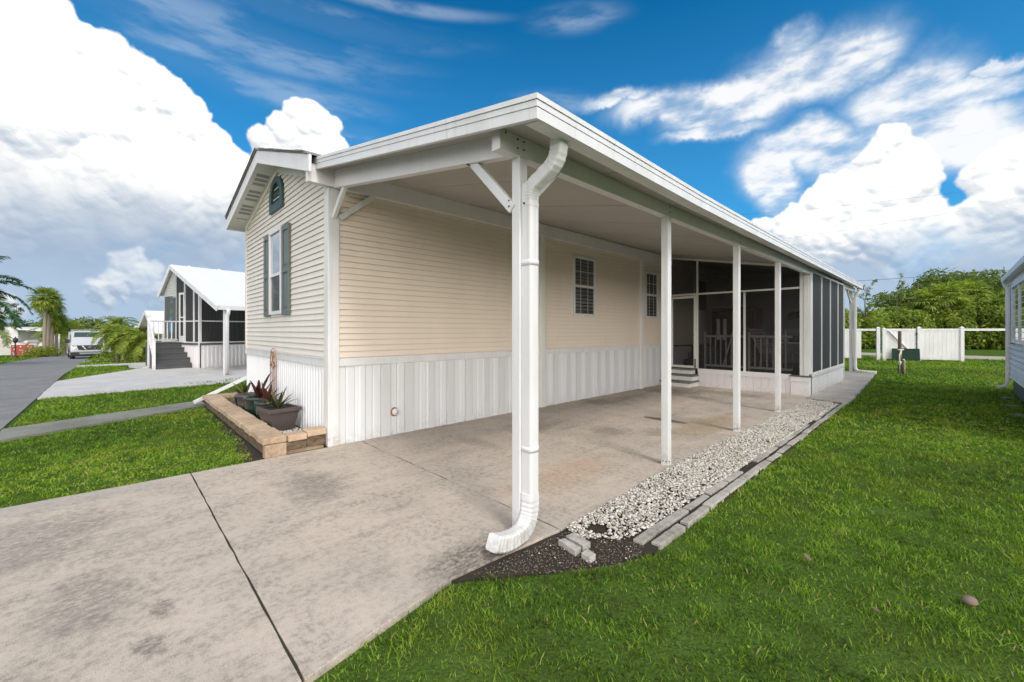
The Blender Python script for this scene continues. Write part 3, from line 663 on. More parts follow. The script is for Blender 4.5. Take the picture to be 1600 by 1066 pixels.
bx = lambda y: XP if y < 9 else XP-(y-9)*.02
mb = MB(); seg = [1.81, 4, 9, 12, 15, 18.1]
for a, b in zip(seg, seg[1:]):
    mb.hexa([(bx(a)-.04, a, bz(a)), (bx(a)+.04, a, bz(a)), (bx(b)+.04, b, bz(b)), (bx(b)-.04, b, bz(b))], [(bx(a)-.04, a, bz(a)+.165), (bx(a)+.04, a, bz(a)+.15), (bx(b)+.04, b, bz(b)+.15), (bx(b)-.04, b, bz(b)+.165)])
mb.build('header_beam', 'whited', cp, .004)
mb = MB(); mb.box(XW-.005, 1.62, 3.13, XW+.075, 18.0, 3.345); mb.build('wall_ledger', 'whited', cp, .004)
mb = MB(); xa, xb = XW+.077, XP-.042
mb.hexa([(xa, 1.92, 3.12), (xb, 1.92, 2.585), (xb, 1.99, 2.585), (xa, 1.99, 3.12)], [(xa, 1.92, 3.335), (xb, 1.92, 2.745), (xb, 1.99, 2.745), (xa, 1.99, 3.335)])
mb.build('end_rafter', 'whited', cp, .004)
def bolts(par, pts, ax, nm='bolt'):
    for p in pts:
        d = Vector(ax)*.006; MB().tube([Vector(p)-d, Vector(p)+d], .006, 8).build(nm, 'black', par)
py = [2.03, 4.195, 6.30, 8.33]
for i, y in enumerate(py):
    mb = MB(); mb.box(XP-.038, y-.038, 0, XP+.038, y+.038, bz(y)+.0)
    p = mb.build('post', 'white', cp, .004)
    bolts(p, [(XP+.041, y, bz(y)+.05), (XP+.041, y, bz(y)+.105)], (1, 0, 0)); bolts(p, [(XP-.015, y-.038, .04), (XP+.018, y-.038, .04)], (0, 1, 0)); bolts(p, [(XP+.038, y-.015, .04)], (1, 0, 0))
    mb = MB(); mb.box(XP-.0395, y-.0395, 0.0, XP+.0395, y+.0395, .012); mb.build('base_plate', 'whited', p)
yb = 17.95; xb_ = -2.28
mb = MB(); mb.box(xb_-.045, yb-.045, 0, xb_+.045, yb+.045, zc(xb_, yb)-.08); mb.build('post', 'white', cp, .004)
mb = MB(); mb.box(XW-.055, 1.862, 0, XW+.03, 1.998, 3.128); mb.build('corner_post', 'white', cp, .005)
def brace(a, b, up, bp, ax):
    mb = MB(); mb.bar(a, b, .068, .04, up); o = mb.build('brace', 'white', cp, .003); bolts(o, bp, ax)
brace((XP-.03, 2.0, 2.24), (XP-.44, 1.96, 2.68), (0, 1, 0), [(XP-.45, 1.925, 2.65), (XP-.43, 1.925, 2.64), (XP-.05, 1.978, 2.30), (XP-.05, 1.978, 2.26)], (0, 1, 0))
brace((XP, 2.06, 2.27), (XP, 2.42, 2.61), (1, 0, 0), [(XP+.03, 2.36, 2.56), (XP+.03, 2.39, 2.57)], (1, 0, 0))
brace((XW+.03, 1.93, 2.78), (XW+.32, 1.955, 3.10), (0, 1, 0), [], (0, 1, 0))
brace((XW+.035, 2.0, 2.78), (XW+.045, 2.42, 3.12), (1, 0, 0), [], (1, 0, 0))
brace((xb_, yb-.05, 2.35), (xb_+.02, yb-1.0, 2.72), (1, 0, 0), [], (1, 0, 0))
bolts(cp, [(XP+.041, 1.86, 2.70), (XP+.041, 1.97, 2.69), (XP+.041, 1.97, 2.63)], (1, 0, 0))
# downspouts: rounded rectangular pipe with crimped elbows
prof = []
for cx, cy, a0 in ((.024, .034, 0), (-.024, .034, 90), (-.024, -.034, 180), (.024, -.034, 270)):
    for k in range(3): a = R(a0+45*k); prof.append((cx+.018*math.cos(a), cy+.012*math.sin(a)))
def bez(p0, p1, p2, n): return [tuple((1-t)**2*a+2*t*(1-t)*b+t*t*c for a, b, c in zip(p0, p1, p2)) for t in [k/n for k in range(n+1)]]
px_, py_ = -1.968, 2.05
ds_pts = [(px_, py_, 2.40), (px_, py_, .24)]
mb = MB(); mb.sweep(ds_pts, prof, (0, 1, 0), smooth=False); ds = mb.build('downspout', 'white', cp)
def crimp(path, n, amp=.055): return [1+amp*(k % 2) for k in range(n)]
path = [(-1.715, py_, 2.625), (-1.715, py_, 2.60)]+bez((-1.715, py_, 2.585), (-1.715, py_, 2.50), (-1.775, py_, 2.46), 9)+bez((-1.79, py_, 2.45), (-1.85, py_, 2.42), (-1.90, py_, 2.395), 3)+bez((-1.912, py_, 2.39), (-1.968, py_, 2.36), (-1.968, py_, 2.28), 12)+[(-1.968, py_, 2.24)]
mb = MB(); mb.sweep(path, prof, (0, 1, 0), smooth=False, scales=crimp(path, len(path))); mb.build('upper_elbow', 'white', ds)
path = [(px_, py_, .30)]+bez((px_, py_, .26), (px_, py_, .10), (px_+.02, py_-.10, .075), 16)+bez((px_+.022, py_-.12, .068), (px_+.035, py_-.26, .050), (px_+.04, py_-.375, .105), 16)
mb = MB(); mb.sweep(path, [(a*1.08, b*1.08) for a, b in prof], (1, .12, 0), smooth=False, scales=crimp(path, len(path), .055)); mb.build('outlet_elbow', 'white', ds)
for z in (1.86, .60):
    mb = MB(); mb.sweep([(px_, py_, z-.018), (px_, py_, z+.018)], [(a*1.07, b*1.07) for a, b in prof], (0, 1, 0)); st = mb.build('strap', 'white', ds)
    bolts(st, [(px_+.040, py_-.025, z)], (1, 0, 0), 'screw')
bolts(ds, [(-1.678, py_-.02, 2.60)], (1, 0, 0), 'screw'); bolts(ds, [(px_-.01, py_-.05, 2.26)], (0, 1, 0), 'screw')
# far downspout
fx_, fy_ = -2.17, 17.92
path = [(edge(18)[0]-.06, fy_, 2.84)]+bez((edge(18)[0]-.06, fy_, 2.80), (edge(18)[0]-.06, fy_, 2.66), (-2.12, fy_, 2.6), 6)+[(fx_, fy_, 2.5), (fx_, fy_, .3)]+bez((fx_, fy_, .22), (fx_, fy_, .06), (fx_+.14, fy_-.02, .055), 6)+[(fx_+.55, fy_-.12, .05)]
mb = MB(); mb.sweep(path, prof, (0, 1, 0)); mb.build('downspout', 'white', cp)
# ------------------------------------------------------------------ screened porch
sp = thing('screened_porch', 'screened porch with dark mesh and white knee walls at the back of the carport', 'porch')
YS, YE = 10.80, 14.82; ZD = .44
ct = lambda x, y: zc(x, y)-.086
mb = MB(); ribs(mb, (-4.42, YS-.03, 0), (-2.40, YS-.03, 0), -.01, ZD-.07, .16, [(0, 0), (.86, 0), (.90, -.012), (.96, -.012)], (0, -1, 0))
mb.box(-4.42, YS-.014, -.01, -2.40, YS+.04, ZD-.06); mb.box(-4.42, YS-.045, ZD-.11, -2.41, YS+.05, ZD-.0)
mb.build('front_knee_wall', 'whited', sp, .003)
mb = MB(); mb.box(-2.40, YS-.06, -.01, -2.06, YS+.10, .40); mb.box(-2.41, YS-.07, .302, -2.05, YS-.0601, .401); kb = mb.build('corner_pier', 'whited', sp, .004)
mb = MB(); mb.box(-2.42, YS-.08, .402, -2.045, YS+.1, .43); mb.build('cap', 'dkgrey', kb)
mb = MB(); ribs(mb, (-2.05, YS+.12, 0), (-2.05, YE, 0), -.01, .40, .2, [(0, 0), (.86, 0), (.90, -.012), (.96, -.012)], (1, 0, 0)); mb.box(-2.12, YS+.10, -.01, -2.066, YE, .40); mb.box(-2.13, YS+.102, .40, -2.03, YE+.02, .462)
mb.build('side_knee_wall', 'white', sp, .003)
mb = MB(); mb.box(-5.16, YS+.05, .34, -2.14, YE-.03, .42); mb.build('deck', 'dkgrey', sp)
T_ = .022
def col(mb, x, y, z0, z1, t=T_): mb.box(x-t, y-t, z0, x+t, y+t, z1)
mb = MB(); col(mb, -4.44, YS, ZD, ct(-4.44, YS)); col(mb, -3.34, YS, ZD, 2.315); mb.box(-4.418, YS-.02, 2.317, -2.245, YS+.02, 2.357)
mb.box(-5.13, YS-.021, 2.319, -4.462, YS+.02, 2.36)
mb.hexa([(-5.12, YS-.02, ct(-5.12, YS)-.05), (-2.2, YS-.02, ct(-2.2, YS)-.05), (-2.2, YS+.02, ct(-2.2, YS)-.05), (-5.12, YS+.02, ct(-5.12, YS)-.05)], [(-5.12, YS-.02, ct(-5.12, YS)), (-2.2, YS-.02, ct(-2.2, YS)), (-2.2, YS+.02, ct(-2.2, YS)), (-5.12, YS+.02, ct(-5.12, YS))])
mb.build('screen_frame', 'screenframe', sp)
mb = MB(); mb.box(-2.24, YS-.04, .43, -2.165, YS+.04, 2.66); mb.box(-2.163, YS-.05, .432, -2.075, YS+.05, 2.6); mb.box(-2.073, YS-.03, .463, -2.035, YS+.05, 2.6); mb.build('corner_post', 'white', sp, .004)
mb = MB(); zt = 2.66
for y in (YS+.09, 11.87, 12.90, 13.93, YE-.02): mb.box(-2.072, y-.016, .464, -2.030, y+.016, zt)
mb.box(-2.07, YS+.106, .4645, -2.032, YE, .49); mb.box(-2.07, YS+.07, zt+.002, -2.032, YE, zt+.04)
mb.build('side_screen_frame', 'screenframe', sp)
for a, b in ((YS+.106, 11.854), (11.886, 12.884), (12.916, 13.914), (13.946, YE-.036)):
    mb = MB(); mb.quad((-2.048, a, .49), (-2.048, b, .49), (-2.048, b, zt), (-2.048, a, zt)); mb.build('screen_panel', 'scr_side', sp)
for (x0, x1, z0, z1) in ((-5.12, -4.462, 2.36, None), (-4.418, -2.24, 2.357, None), (-4.418, -3.362, ZD, 2.317), (-3.318, -2.24, ZD, 2.317)):
    mb = MB(); za = z1 or ct(x0, YS)-.05; zb = z1 or ct(x1, YS)-.05
    mb.quad((x0, YS, z0), (x1, YS, z0), (x1, YS, zb), (x0, YS, za)); mb.build('screen_panel', 'scr_front', sp)
# screen door
mb = MB(); mb.box(-5.13, YS-.03, .44, -5.08, YS+.01, 2.3); mb.box(-4.53, YS-.03, .44, -4.466, YS+.01, 2.3); mb.box(-5.08, YS-.03, 2.24, -4.53, YS+.01, 2.3); mb.box(-5.08, YS-.03, .44, -4.53, YS+.01, .50)
dd = mb.build('screen_door', 'screenframe', sp, .003)
mb = MB(); mb.quad((-5.08, YS-.01, .5), (-4.53, YS-.01, .5), (-4.53, YS-.01, 2.24), (-5.08, YS-.01, 2.24)); mb.build('mesh', 'scr_front', dd)
mb = MB(); mb.tube([(-4.5, YS-.035, 1.30), (-4.5, YS-.075, 1.30), (-4.56, YS-.08, 1.31)], .010, 6); mb.build('handle', 'chrome', dd)
mb = MB(); mb.box(-4.51, YS-.04, .45, -4.47, YS-.0305, .68); mb.build('closer', 'green_shut', dd)
# back wall with siding, back posts
mb = MB(); lap_x(mb, YE, lambda z: (-5.15, -2.08), .42, 2.95, .1); mb.box(-5.15, YE+.003, -.02, -2.03, YE+.08, 2.66); mb.hexa([(-5.15, YE+.004, 2.6601), (-2.05, YE+.004, 2.6601), (-2.05, YE+.08, 2.6601), (-5.15, YE+.08, 2.6601)], [(-5.15, YE+.004, ct(-5.15, YE)), (-2.05, YE+.004, ct(-2.05, YE)), (-2.05, YE+.08, ct(-2.05, YE)), (-5.15, YE+.08, ct(-5.15, YE))]); mb.build('back_wall', 'nbsid', sp)
# concrete block steps
stp = thing('block_steps', 'low steps of painted concrete blocks below the screen door', 'steps')
for (x0, x1, y0, y1, z0, z1) in ((-5.12, -4.38, 10.16, 10.74, .0, .14), (-5.10, -4.40, 10.40, 10.742, .142, .29), (-5.08, -4.48, 10.56, 10.744, .292, .43)):
    mb = MB()
    nb_ = 2
    for k in range(nb_):
        xa = x0+(x1-x0)*k/nb_; mb.box(xa+(.006 if k else 0), y0, z0+.004, xa+(x1-x0)/nb_, y1, z1-.04)
    blk = mb.build('block_course', 'screenframe', stp, .006)
    mb = MB(); mb.box(x0-.012, y0-.015, z1-.038, x1+.012, y1, z1); mb.build('tread', 'strip', blk, .004)
# white railing just inside
rl = thing('porch_railing', 'white baluster railing standing just inside the porch screen', 'railing')
for xa, xb in ((-4.30, -3.40), (-3.28, -2.42)):
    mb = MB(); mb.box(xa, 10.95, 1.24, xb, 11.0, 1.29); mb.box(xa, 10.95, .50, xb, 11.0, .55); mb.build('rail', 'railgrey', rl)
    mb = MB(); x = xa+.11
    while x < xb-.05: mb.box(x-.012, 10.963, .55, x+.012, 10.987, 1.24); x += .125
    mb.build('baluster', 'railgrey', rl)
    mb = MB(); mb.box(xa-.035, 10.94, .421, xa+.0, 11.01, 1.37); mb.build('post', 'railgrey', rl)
# things stored on the porch
t = thing('wicker_cabinet', 'red brown wooden cabinet standing open on the porch', 'cabinet')
mb = MB(); x0, x1, y0, y1 = -4.85, -3.65, 12.7, 13.3
mb.box(x0, y0, .421, x0+.05, y1, 2.05); mb.box(x1-.05, y0, .421, x1, y1, 2.05); mb.box(x0+.05, y0, 1.98, x1-.05, y1, 2.05); mb.box(x0+.05, y0+.5, .421, x1-.05, y0+.54, 1.98); mb.box(x0+.05, y0, .6, x1-.05, y0+.5, .64); mb.box(x0+.05, y0, 1.25, x1-.05, y0+.5, 1.29); mb.build('case', 'brownwood', t, .004)
for k in range(5):
    mb = MB(); xx = -4.15+k*.1; mb.box(xx-.03, y0-.08, .5, xx+.03, y0-.03, 1.95+.02*k); mb.build('slat', 'brownwood', t)
for k, xx in enumerate((-4.60, -4.42)):
    mb = MB(); mb.lathe((xx, 12.62, 1.14), [(.045, 0), (.05, .02), (.05, .58), (.045, .6)], 10)
    tag(mb.build('rolled_blind', 'white'), 'white rolled blind upright before the cabinet, %s of two' % ('left' if k == 0 else 'right'), 'blind')
for (x, nm) in ((-4.6, 0), (-4.42, 0)): pass
mb = MB(); mb.box(-4.70, 12.55, .421, -4.33, 12.72, 1.139); tag(mb.build('storage_box', 'black', bevel=.01), 'dark storage box on the porch under the rolled blinds', 'box')
mb = MB(); mb.bar((-4.35, 12.3, .425), (-3.98, 12.45, 1.98), .04, .03); tag(mb.build('leaning_pole', 'white'), 'white pole leaning in front of the brown cabinet', 'pole')
# porch furniture: reclining white chairs and a small cluttered table
def pchair(label, x, y, rz):
    t = thing('patio_chair', label, 'chair', (x, y, .421), rz, 'white patio chairs on the porch')
    for sx in (-.27, .27):
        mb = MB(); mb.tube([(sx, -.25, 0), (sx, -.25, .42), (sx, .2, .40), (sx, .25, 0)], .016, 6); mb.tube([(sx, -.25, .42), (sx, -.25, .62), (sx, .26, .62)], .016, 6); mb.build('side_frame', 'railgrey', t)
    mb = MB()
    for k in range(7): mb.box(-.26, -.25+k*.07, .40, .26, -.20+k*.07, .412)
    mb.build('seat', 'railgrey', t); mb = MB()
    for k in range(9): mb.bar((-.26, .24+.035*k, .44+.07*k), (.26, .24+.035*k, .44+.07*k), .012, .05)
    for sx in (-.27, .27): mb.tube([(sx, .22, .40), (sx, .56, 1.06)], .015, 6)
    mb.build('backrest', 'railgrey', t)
pchair('white slatted patio chair on the porch, left of the small table', -3.05, 12.2, R(70))
pchair('white slatted patio chair on the porch, behind the small table', -2.85, 12.95, R(20))
t = thing('patio_table', 'small white table holding a blue basket on the porch', 'table', (-2.55, 11.7, .421))
mb = MB(); mb.box(-.25, -.3, .68, .25, .3, .71); mb.build('tabletop', 'white', t)
for sx in (-.22, .22):
    for sy in (-.26, .26): mb = MB(); mb.box(sx-.015, sy-.015, 0, sx+.015, sy+.015, .68); mb.build('leg', 'white', t)
mb = MB(); mb.lathe((-2.5, 11.68, 1.132), [(.13, 0), (.17, .16), (.165, .16), (.12, .02)], 14); tag(mb.build('basket', 'green_shut'), 'round blue grey basket on the small porch table', 'basket')
mb = MB(); mb.lathe((-2.7, 11.62, 1.132), [(.025, 0), (.03, .15), (.012, .2), (.012, .27)], 10); tag(mb.build('bottle', 'white'), 'slim white bottle beside the basket on the porch table', 'bottle')
# leaf shaped wall ornament
mb = MB(); pts = []
for k in range(25):
    u = -1+k/12; pts.append((u*.52, .10+.10*math.cos(u*PI*.5)+.03*math.sin(u*14)))
lo = [(u, -.10*(u/.52)**2+.02-.03*abs(math.sin(u*18))) for u, _ in reversed(pts)]
pl = pts+lo; mb.v += [(-2.86+a, YE-.05, 1.82+b) for a, b in pl]+[(-2.86+a, YE-.02, 1.82+b) for a, b in pl]; n = len(pl)
mb.f.append(tuple(range(n))); mb.f.append(tuple(range(2*n-1, n-1, -1))); mb.sm += [False, False]
for k in range(n): mb.f.append((k, k+n, (k+1) % n+n, (k+1) % n)); mb.sm.append(False)
tag(mb.build('wall_ornament', 'black'), 'dark arched metal ornament on the porch back wall', 'ornament')
# dark entry steps to the home door, inside
t = thing('entry_steps', 'dark wooden steps up to the home door inside the porch', 'steps')
for k in range(3): mb = MB(); mb.box(-5.15, 12.1-.25*(2-k), .421+.18*k, -4.5, 13.2, .421+.18*(k+1)-.002); mb.build('step', 'dkgrey', t, .004)
# ------------------------------------------------------------------ planter, pots, trellis
pw = thing('planter_wall', 'low tan block wall with cap stones edging the flower bed', 'planter wall')
mb = MB(); mb.box(-9.55, 1.25, -.03, -5.30, 1.42, .068); mb.box(-9.55, 1.24, .072, -5.30, 1.42, .13); mb.box(-9.55, 1.42, -.03, -9.37, 1.88, .13); mb.build('wall_face', 'blockface', pw, .006)
mb = MB(); mb.box(-5.30, 1.205, -.02, -5.19, 1.42, .128); mb.box(-5.31, 1.421, -.02, -5.245, 1.85, .03); mb.build('pale_block', 'block', pw, .006)
mb = MB(); mb.box(-5.32, 1.421, .031, -5.205, 1.64, .128); mb.box(-5.32, 1.645, .031, -5.215, 1.855, .15); mb.build('dark_block', 'blockface', pw, .006)
for k in range(15):
    L = 4.38/15; xa = -9.60+k*L; mb = MB(); e = random.uniform(-.008, .008)
    mb.prism(jag([(xa+.004, 1.19+e), (xa+L-.004, 1.19+e), (xa+L-.004, 1.435+e), (xa+.004, 1.435+e)], .07, .004), .132, .20+random.uniform(-.004, .004)); mb.build('cap_block', 'block', pw, .008)
for (y0, y1, dz) in ((1.44, 1.64, 0), (1.645, 1.86, .022)):
    mb = MB(); mb.prism(jag([(-5.40, y0), (-5.19, y0), (-5.19, y1), (-5.40, y1)], .07, .004), .132+dz, .20+dz); mb.build('cap_block', 'block', pw, .008)
mb = MB(); mb.prism(jag([(-9.60, 1.44), (-9.38, 1.44), (-9.38, 1.84), (-9.60, 1.84)], .07, .004), .132, .20); mb.build('cap_block', 'block', pw, .008)
mb = MB(); mb.box(-9.36, 1.43, -.03, -5.42, 1.895, .048); tag(mb.build('planter_soil', 'mulch'), kind='structure')
mb = MB(); mb.prism(jag([(-11.0, 1.35), (-9.62, 1.30), (-9.62, 2.6), (-10.9, 2.6)], .15, .03), -.05, -.004); tag(mb.build('gravel_bed', 'mulch'), kind='structure')
P = np.c_[-10.75+rng.random(500)*.7, 1.75+rng.random(500)*.4]
tag(stones('pebbles', np.c_[P, np.full(len(P), .01)], .014+.02*rng.random(len(P)), 'stone', .8+.2*rng.random(len(P))), 'white pebbles beside the slanting drainpipe', 'pebbles', kind='stuff')
def blades(name, mat, parent, n, L, wd, z, spread, upright=.5, seed=1, tv=(0, 1), c=(0, 0)):
    rr = random.Random(seed); V = []; T = []; tt = []
    for k in range(n):
        a = 2*PI*k/n*1.618*2+rr.uniform(-.3, .3); el = rr.uniform(*upright) if isinstance(upright, tuple) else upright
        l = L*rr.uniform(.65, 1.1); base = len(V)//1; dv = Vector((math.cos(a), math.sin(a), 0)); sd = Vector((-math.sin(a), math.cos(a), 0)); t = rr.uniform(*tv)
        NS = 6; pos = Vector((c[0], c[1], z))+dv*spread*rr.random()
        for j in range(NS+1):
            u = j/NS; e = el-1.3*u*u*(1-el/1.7)*rr.uniform(.8, 1.2)
            w_ = wd*math.sin(PI*min(.97, u*.85+.12))
            V.append(pos+sd*w_+Vector((0, 0, .15*w_))); V.append(pos); V.append(pos-sd*w_+Vector((0, 0, .15*w_))); tt += [t, t*.8, t]
            pos = pos+(dv*math.cos(e)+Vector((0, 0, 1))*math.sin(e))*l/NS
        for j in range(NS):
            b = base+j*3
            for q in (0, 1): T += [(b+q, b+q+1, b+q+4), (b+q, b+q+4, b+q+3)]
    return npmesh(name, [tuple(v) for v in V], T, mat, tt, parent)
def sqpot(label, x, y, wt, wb, h, mat, leaf):
    t = thing('potted_plant', label, 'potted plant', (x, y, .05), R(8)); mb = MB(); a, b = wb/2, wt/2
    mb.hexa([(-a,-a,0),(a,-a,0),(a,a,0),(-a,a,0)], [(-b,-b,h-.05),(b,-b,h-.05),(b,b,h-.05),(-b,b,h-.05)])
    c = b+.02
    for q in ((-c,-c,c,-c+.035),(-c,c-.035,c,c),(-c,-c+.0351,-c+.035,c-.0351),(c-.035,-c+.0351,c,c-.0351)): mb.box(q[0],q[1],h-.05,q[2],q[3],h)
    mb.build('pot', mat, t, .006); mb = MB(); mb.box(-b+.01,-b+.01,h-.049,b-.01,b-.01,h-.02); mb.build('soil', 'soil', t)
    leaf(t, h-.02)
sqpot('tapered square grey brown pot with a spiky bromeliad, nearest the driveway', -6.27, 1.62, .38, .27, .32, 'potgrey', lambda t, z: blades('leaves', 'brom', t, 26, .30, .016, z, .05, (.5, 1.3), 3, c=(-.06, 0)))
def rpot(label, x, y, r, h, mat, leaf=None):
    t = thing('potted_plant' if leaf else 'flower_pot', label, 'potted plant' if leaf else 'pot', (x, y, .05)); mb = MB()
    mb.lathe((0, 0, 0), [(r*.62, 0), (r*.95, h*.55), (r*.98, h*.86), (r*1.1, h*.88), (r*1.1, h), (r*.95, h), (r*.93, h*.9), (r*.9, h*.9)], 24); mb.build('pot', mat, t)
    mb = MB(); mb.lathe((0, 0, 0), [(r*.92, h*.895), (0.001, h*.93)], 16); mb.build('soil', 'soil', t)
    if leaf: leaf(t, h*.9)
rpot('round dark pot with pale green rim holding a red leaved cordyline', -6.78, 1.60, .15, .34, 'potgreen', lambda t, z: (blades('leaves', 'redleaf', t, 11, .34, .026, z, .03, (.4, 1.45), 5, (.0, .8)), None))
rpot('wide green glazed pot with tall burgundy leaves', -7.35, 1.62, .19, .34, 'potgreen', lambda t, z: blades('leaves', 'redleaf', t, 11, .44, .026, z, .04, (.3, 1.4), 8, (.0, .8)))
rpot('empty grey round pot at the far end of the flower bed', -7.9, 1.62, .19, .32, 'potgrey')
rpot('small dark pot in the bed behind the empty grey pot', -8.5, 1.65, .14, .22, 'potgreen', lambda t, z: blades('leaves', 'brom', t, 16, .35, .02, z, .03, (.3, 1.2), 12))
t = thing('garden_trellis', 'rusty iron trellis with arched top leaning on the white skirting', 'trellis'); tx, ty = -7.52, 1.86
mb = MB(); hw = .17; r = .006
mb.tube([(tx-hw, ty, .05), (tx-hw, ty, .92)]+[(tx+hw*math.cos(PI-PI*k/10), ty, .92+.20*math.sin(PI*k/10)) for k in range(1, 10)]+[(tx+hw, ty, .92), (tx+hw, ty, .05)], r, 6); mb.build('frame', 'rust', t)
mb = MB()
for dx in (-.08, -.03, .03, .08): mb.tube([(tx+dx, ty, .05), (tx+dx, ty, 1.08-abs(dx)*.8)], .004, 5)
for z in (.45, .9): mb.tube([(tx-hw, ty, z), (tx+hw, ty, z)], .004, 5)
mb.build('bar', 'rust', t); mb = MB()
for s in (-1, 1):
    mb.tube([(tx+s*(.03+.06*math.sin(k*.5)*(1-k/22)), ty-.01, .80+.014*k) for k in range(20)], .006, 5)
    mb.tube([(tx+s*(.12-.05*math.cos(k*.55)*(1-k/16)), ty-.01, .82+.03*math.sin(k*.55)+.004*k) for k in range(14)], .007, 5)
mb.build('scroll', 'rust', t)
# ------------------------------------------------------------------ neighbour on the left (grey house with screened porch)
def world_rot(rv): x, y = w(*rv); return math.atan2(y, x)
c0 = w(-11.7, 15.66)
nb = thing('neighbour_house', 'grey house with white metal roof, dark screened porch and grey stairs', 'house', (c0[0], c0[1], 0), world_rot((.845, -.535)))
FZ = .93
rfz = lambda x: 4.05-.33*(x+2.4) if x > -2.4 else 4.05-.95*(-2.4-x)
mb = MB(); lap_x(mb, 0, lambda z: (max(-3.4, -2.4-(4.05-z)/.95), -2.12), FZ, 3.95, .11); mb.box(-3.4, .005, -.5, -2.12, 6, 2.9); mb.build('front_wall', 'nbsid', nb)
mb = MB(); mb.box(-2.10, .06, -.5, -2.04, 6, 3.9); mb.build('inner_wall', 'nbsid', nb)
mb = MB()
for k in range(14): mb.box(-2.0+k*.14, .30, FZ, -2.0+k*.14+.05, .33, 3.4-max(0, k*.14-.6)*.33)
for k in range(30): mb.box(-.40, .5+k*.2, FZ, -.37, .58+k*.2, 2.95)
mb.box(-2.0, 5.04, FZ, .0, 5.1, 3.1)
mb.build('back_curtain', 'grey', nb)
mb = MB(); A = [(-2.9, 4.05-.95*.5, 0)]
mb.hexa([(-3.62, -.12, rfz(-3.62)-.03), (-2.4, -.12, 4.02), (-2.4, 8, 4.02), (-3.62, 8, rfz(-3.62)-.03)], [(-3.62, -.12, rfz(-3.62)+.03), (-2.4, -.12, 4.08), (-2.4, 8, 4.08), (-3.62, 8, rfz(-3.62)+.03)])
mb.hexa([(-2.4, -.12, 4.02), (3.60, -.92, 2.14), (3.9, 8, 2.16), (-2.4, 8, 4.02)], [(-2.4, -.12, 4.08), (3.60, -.92, 2.20), (3.9, 8, 2.22), (-2.4, 8, 4.08)])
for k in range(7):
    y = .5+k*1.1; mb.bar((-2.38, y, 4.10), (3.6+.03*k, y-.6, 2.215), .04, .03)
mb.build('roof', 'nbroof', nb)
mb = MB(); mb.bar((-2.4, -.135, 3.97), (3.62, -.94, 2.09), .03, .16); mb.bar((-3.62, -.135, rfz(-3.62)-.06), (-2.4, -.135, 3.98), .03, .16); mb.bar((3.66, -.92, 2.12), (3.92, 8, 2.14), .1, .13); mb.build('fascia', 'white', nb)
mb = MB(); mb.box(3.50, -.72, -.3, 3.60, -.62, 2.10); mb.build('post', 'white', nb, .004)
mb = MB(); mb.sweep([(3.72, -.66, 2.08), (3.72, -.66, 1.98), (3.66, -.67, 1.86), (3.655, -.67, 1.75), (3.655, -.67, .06)], prof, (0, 1, 0)); mb.build('downspout', 'white', nb)
mb = MB(); ribs(mb, (.0, .03, 0), (.0, 7, 0), -.3, .86, .14, [(0, 0), (.4, 0), (.5, .012), (.9, .012)], (1, 0, 0)); mb.box(-.05, .04, -.3, -.003, 7, .86); ribs(mb, (-3.4, 0, 0), (0, 0, 0), -.3, .86, .14, [(0, 0), (.4, 0), (.5, .012), (.9, .012)], (0, -1, 0)); mb.build('knee_wall', 'whited', nb)
mb = MB(); mb.box(-2.1, -.04, .861, .04, 7, .935); mb.build('porch_floor', 'dkgrey', nb)
mb = MB()
for x in (-1.32, -.50, -.0): mb.box(x-.04, -.03, .936, x+.04, .03, rfz(x)-.1 if x > -.6 else rfz(x)-.1)
mb.box(-.045, -.05, -.2, .045, -.031, rfz(0)-.1)
mb.box(-2.1, -.02, 1.75, -.04, .02, 1.79); mb.box(-.02, .03, 1.75, .02, 7, 1.79); mb.box(-.02, .03, .936, .02, 7, .98); mb.box(-2.1, -.02, .936, -.04, .02, .975)
for y in (1.7, 3.4, 5.1): mb.box(-.02, y, .98, .02, y+.05, 1.75); mb.box(-.02, y, 1.79, .02, y+.05, 3.1)
mb.build('porch_frame', 'white', nb)
mb = MB(); mb.quad((-2.1, 0, .94), (-.04, 0, .94), (-.04, 0, rfz(-.04)-.1), (-2.1, 0, rfz(-2.1)-.1)); mb.build('screen_panel', 'scr_nb', nb)
mb = MB(); mb.quad((0, .03, .98), (0, 7, .98), (0, 7, 3.0), (0, .03, 3.0)); mb.build('screen_panel', 'scr_nb', nb)
mb = MB(); mb.box(-1.78, -.05, .94, -1.70, -.022, 2.9); mb.box(-1.28, -.05, .94, -1.36, -.0315, 2.9); mb.box(-1.70, -.05, 2.82, -1.36, -.022, 2.9); mb.box(-1.70, -.05, .94, -1.36, -.022, 1.2); mb.box(-1.70, -.05, 1.9, -1.36, -.022, 1.95); mb.build('screen_door', 'white', nb)
mb = MB(); mb.box(-3.2, -.04, 1.1, -2.75, -.014, 2.8); mb.box(-2.38, -.04, 1.1, -2.2, -.014, 2.75); mb.build('shutter', 'dkgrey', nb)
mb = MB(); mb.box(-2.73, -.035, 1.1, -2.4, -.014, 2.8); mb.build('window', 'mirror', nb)
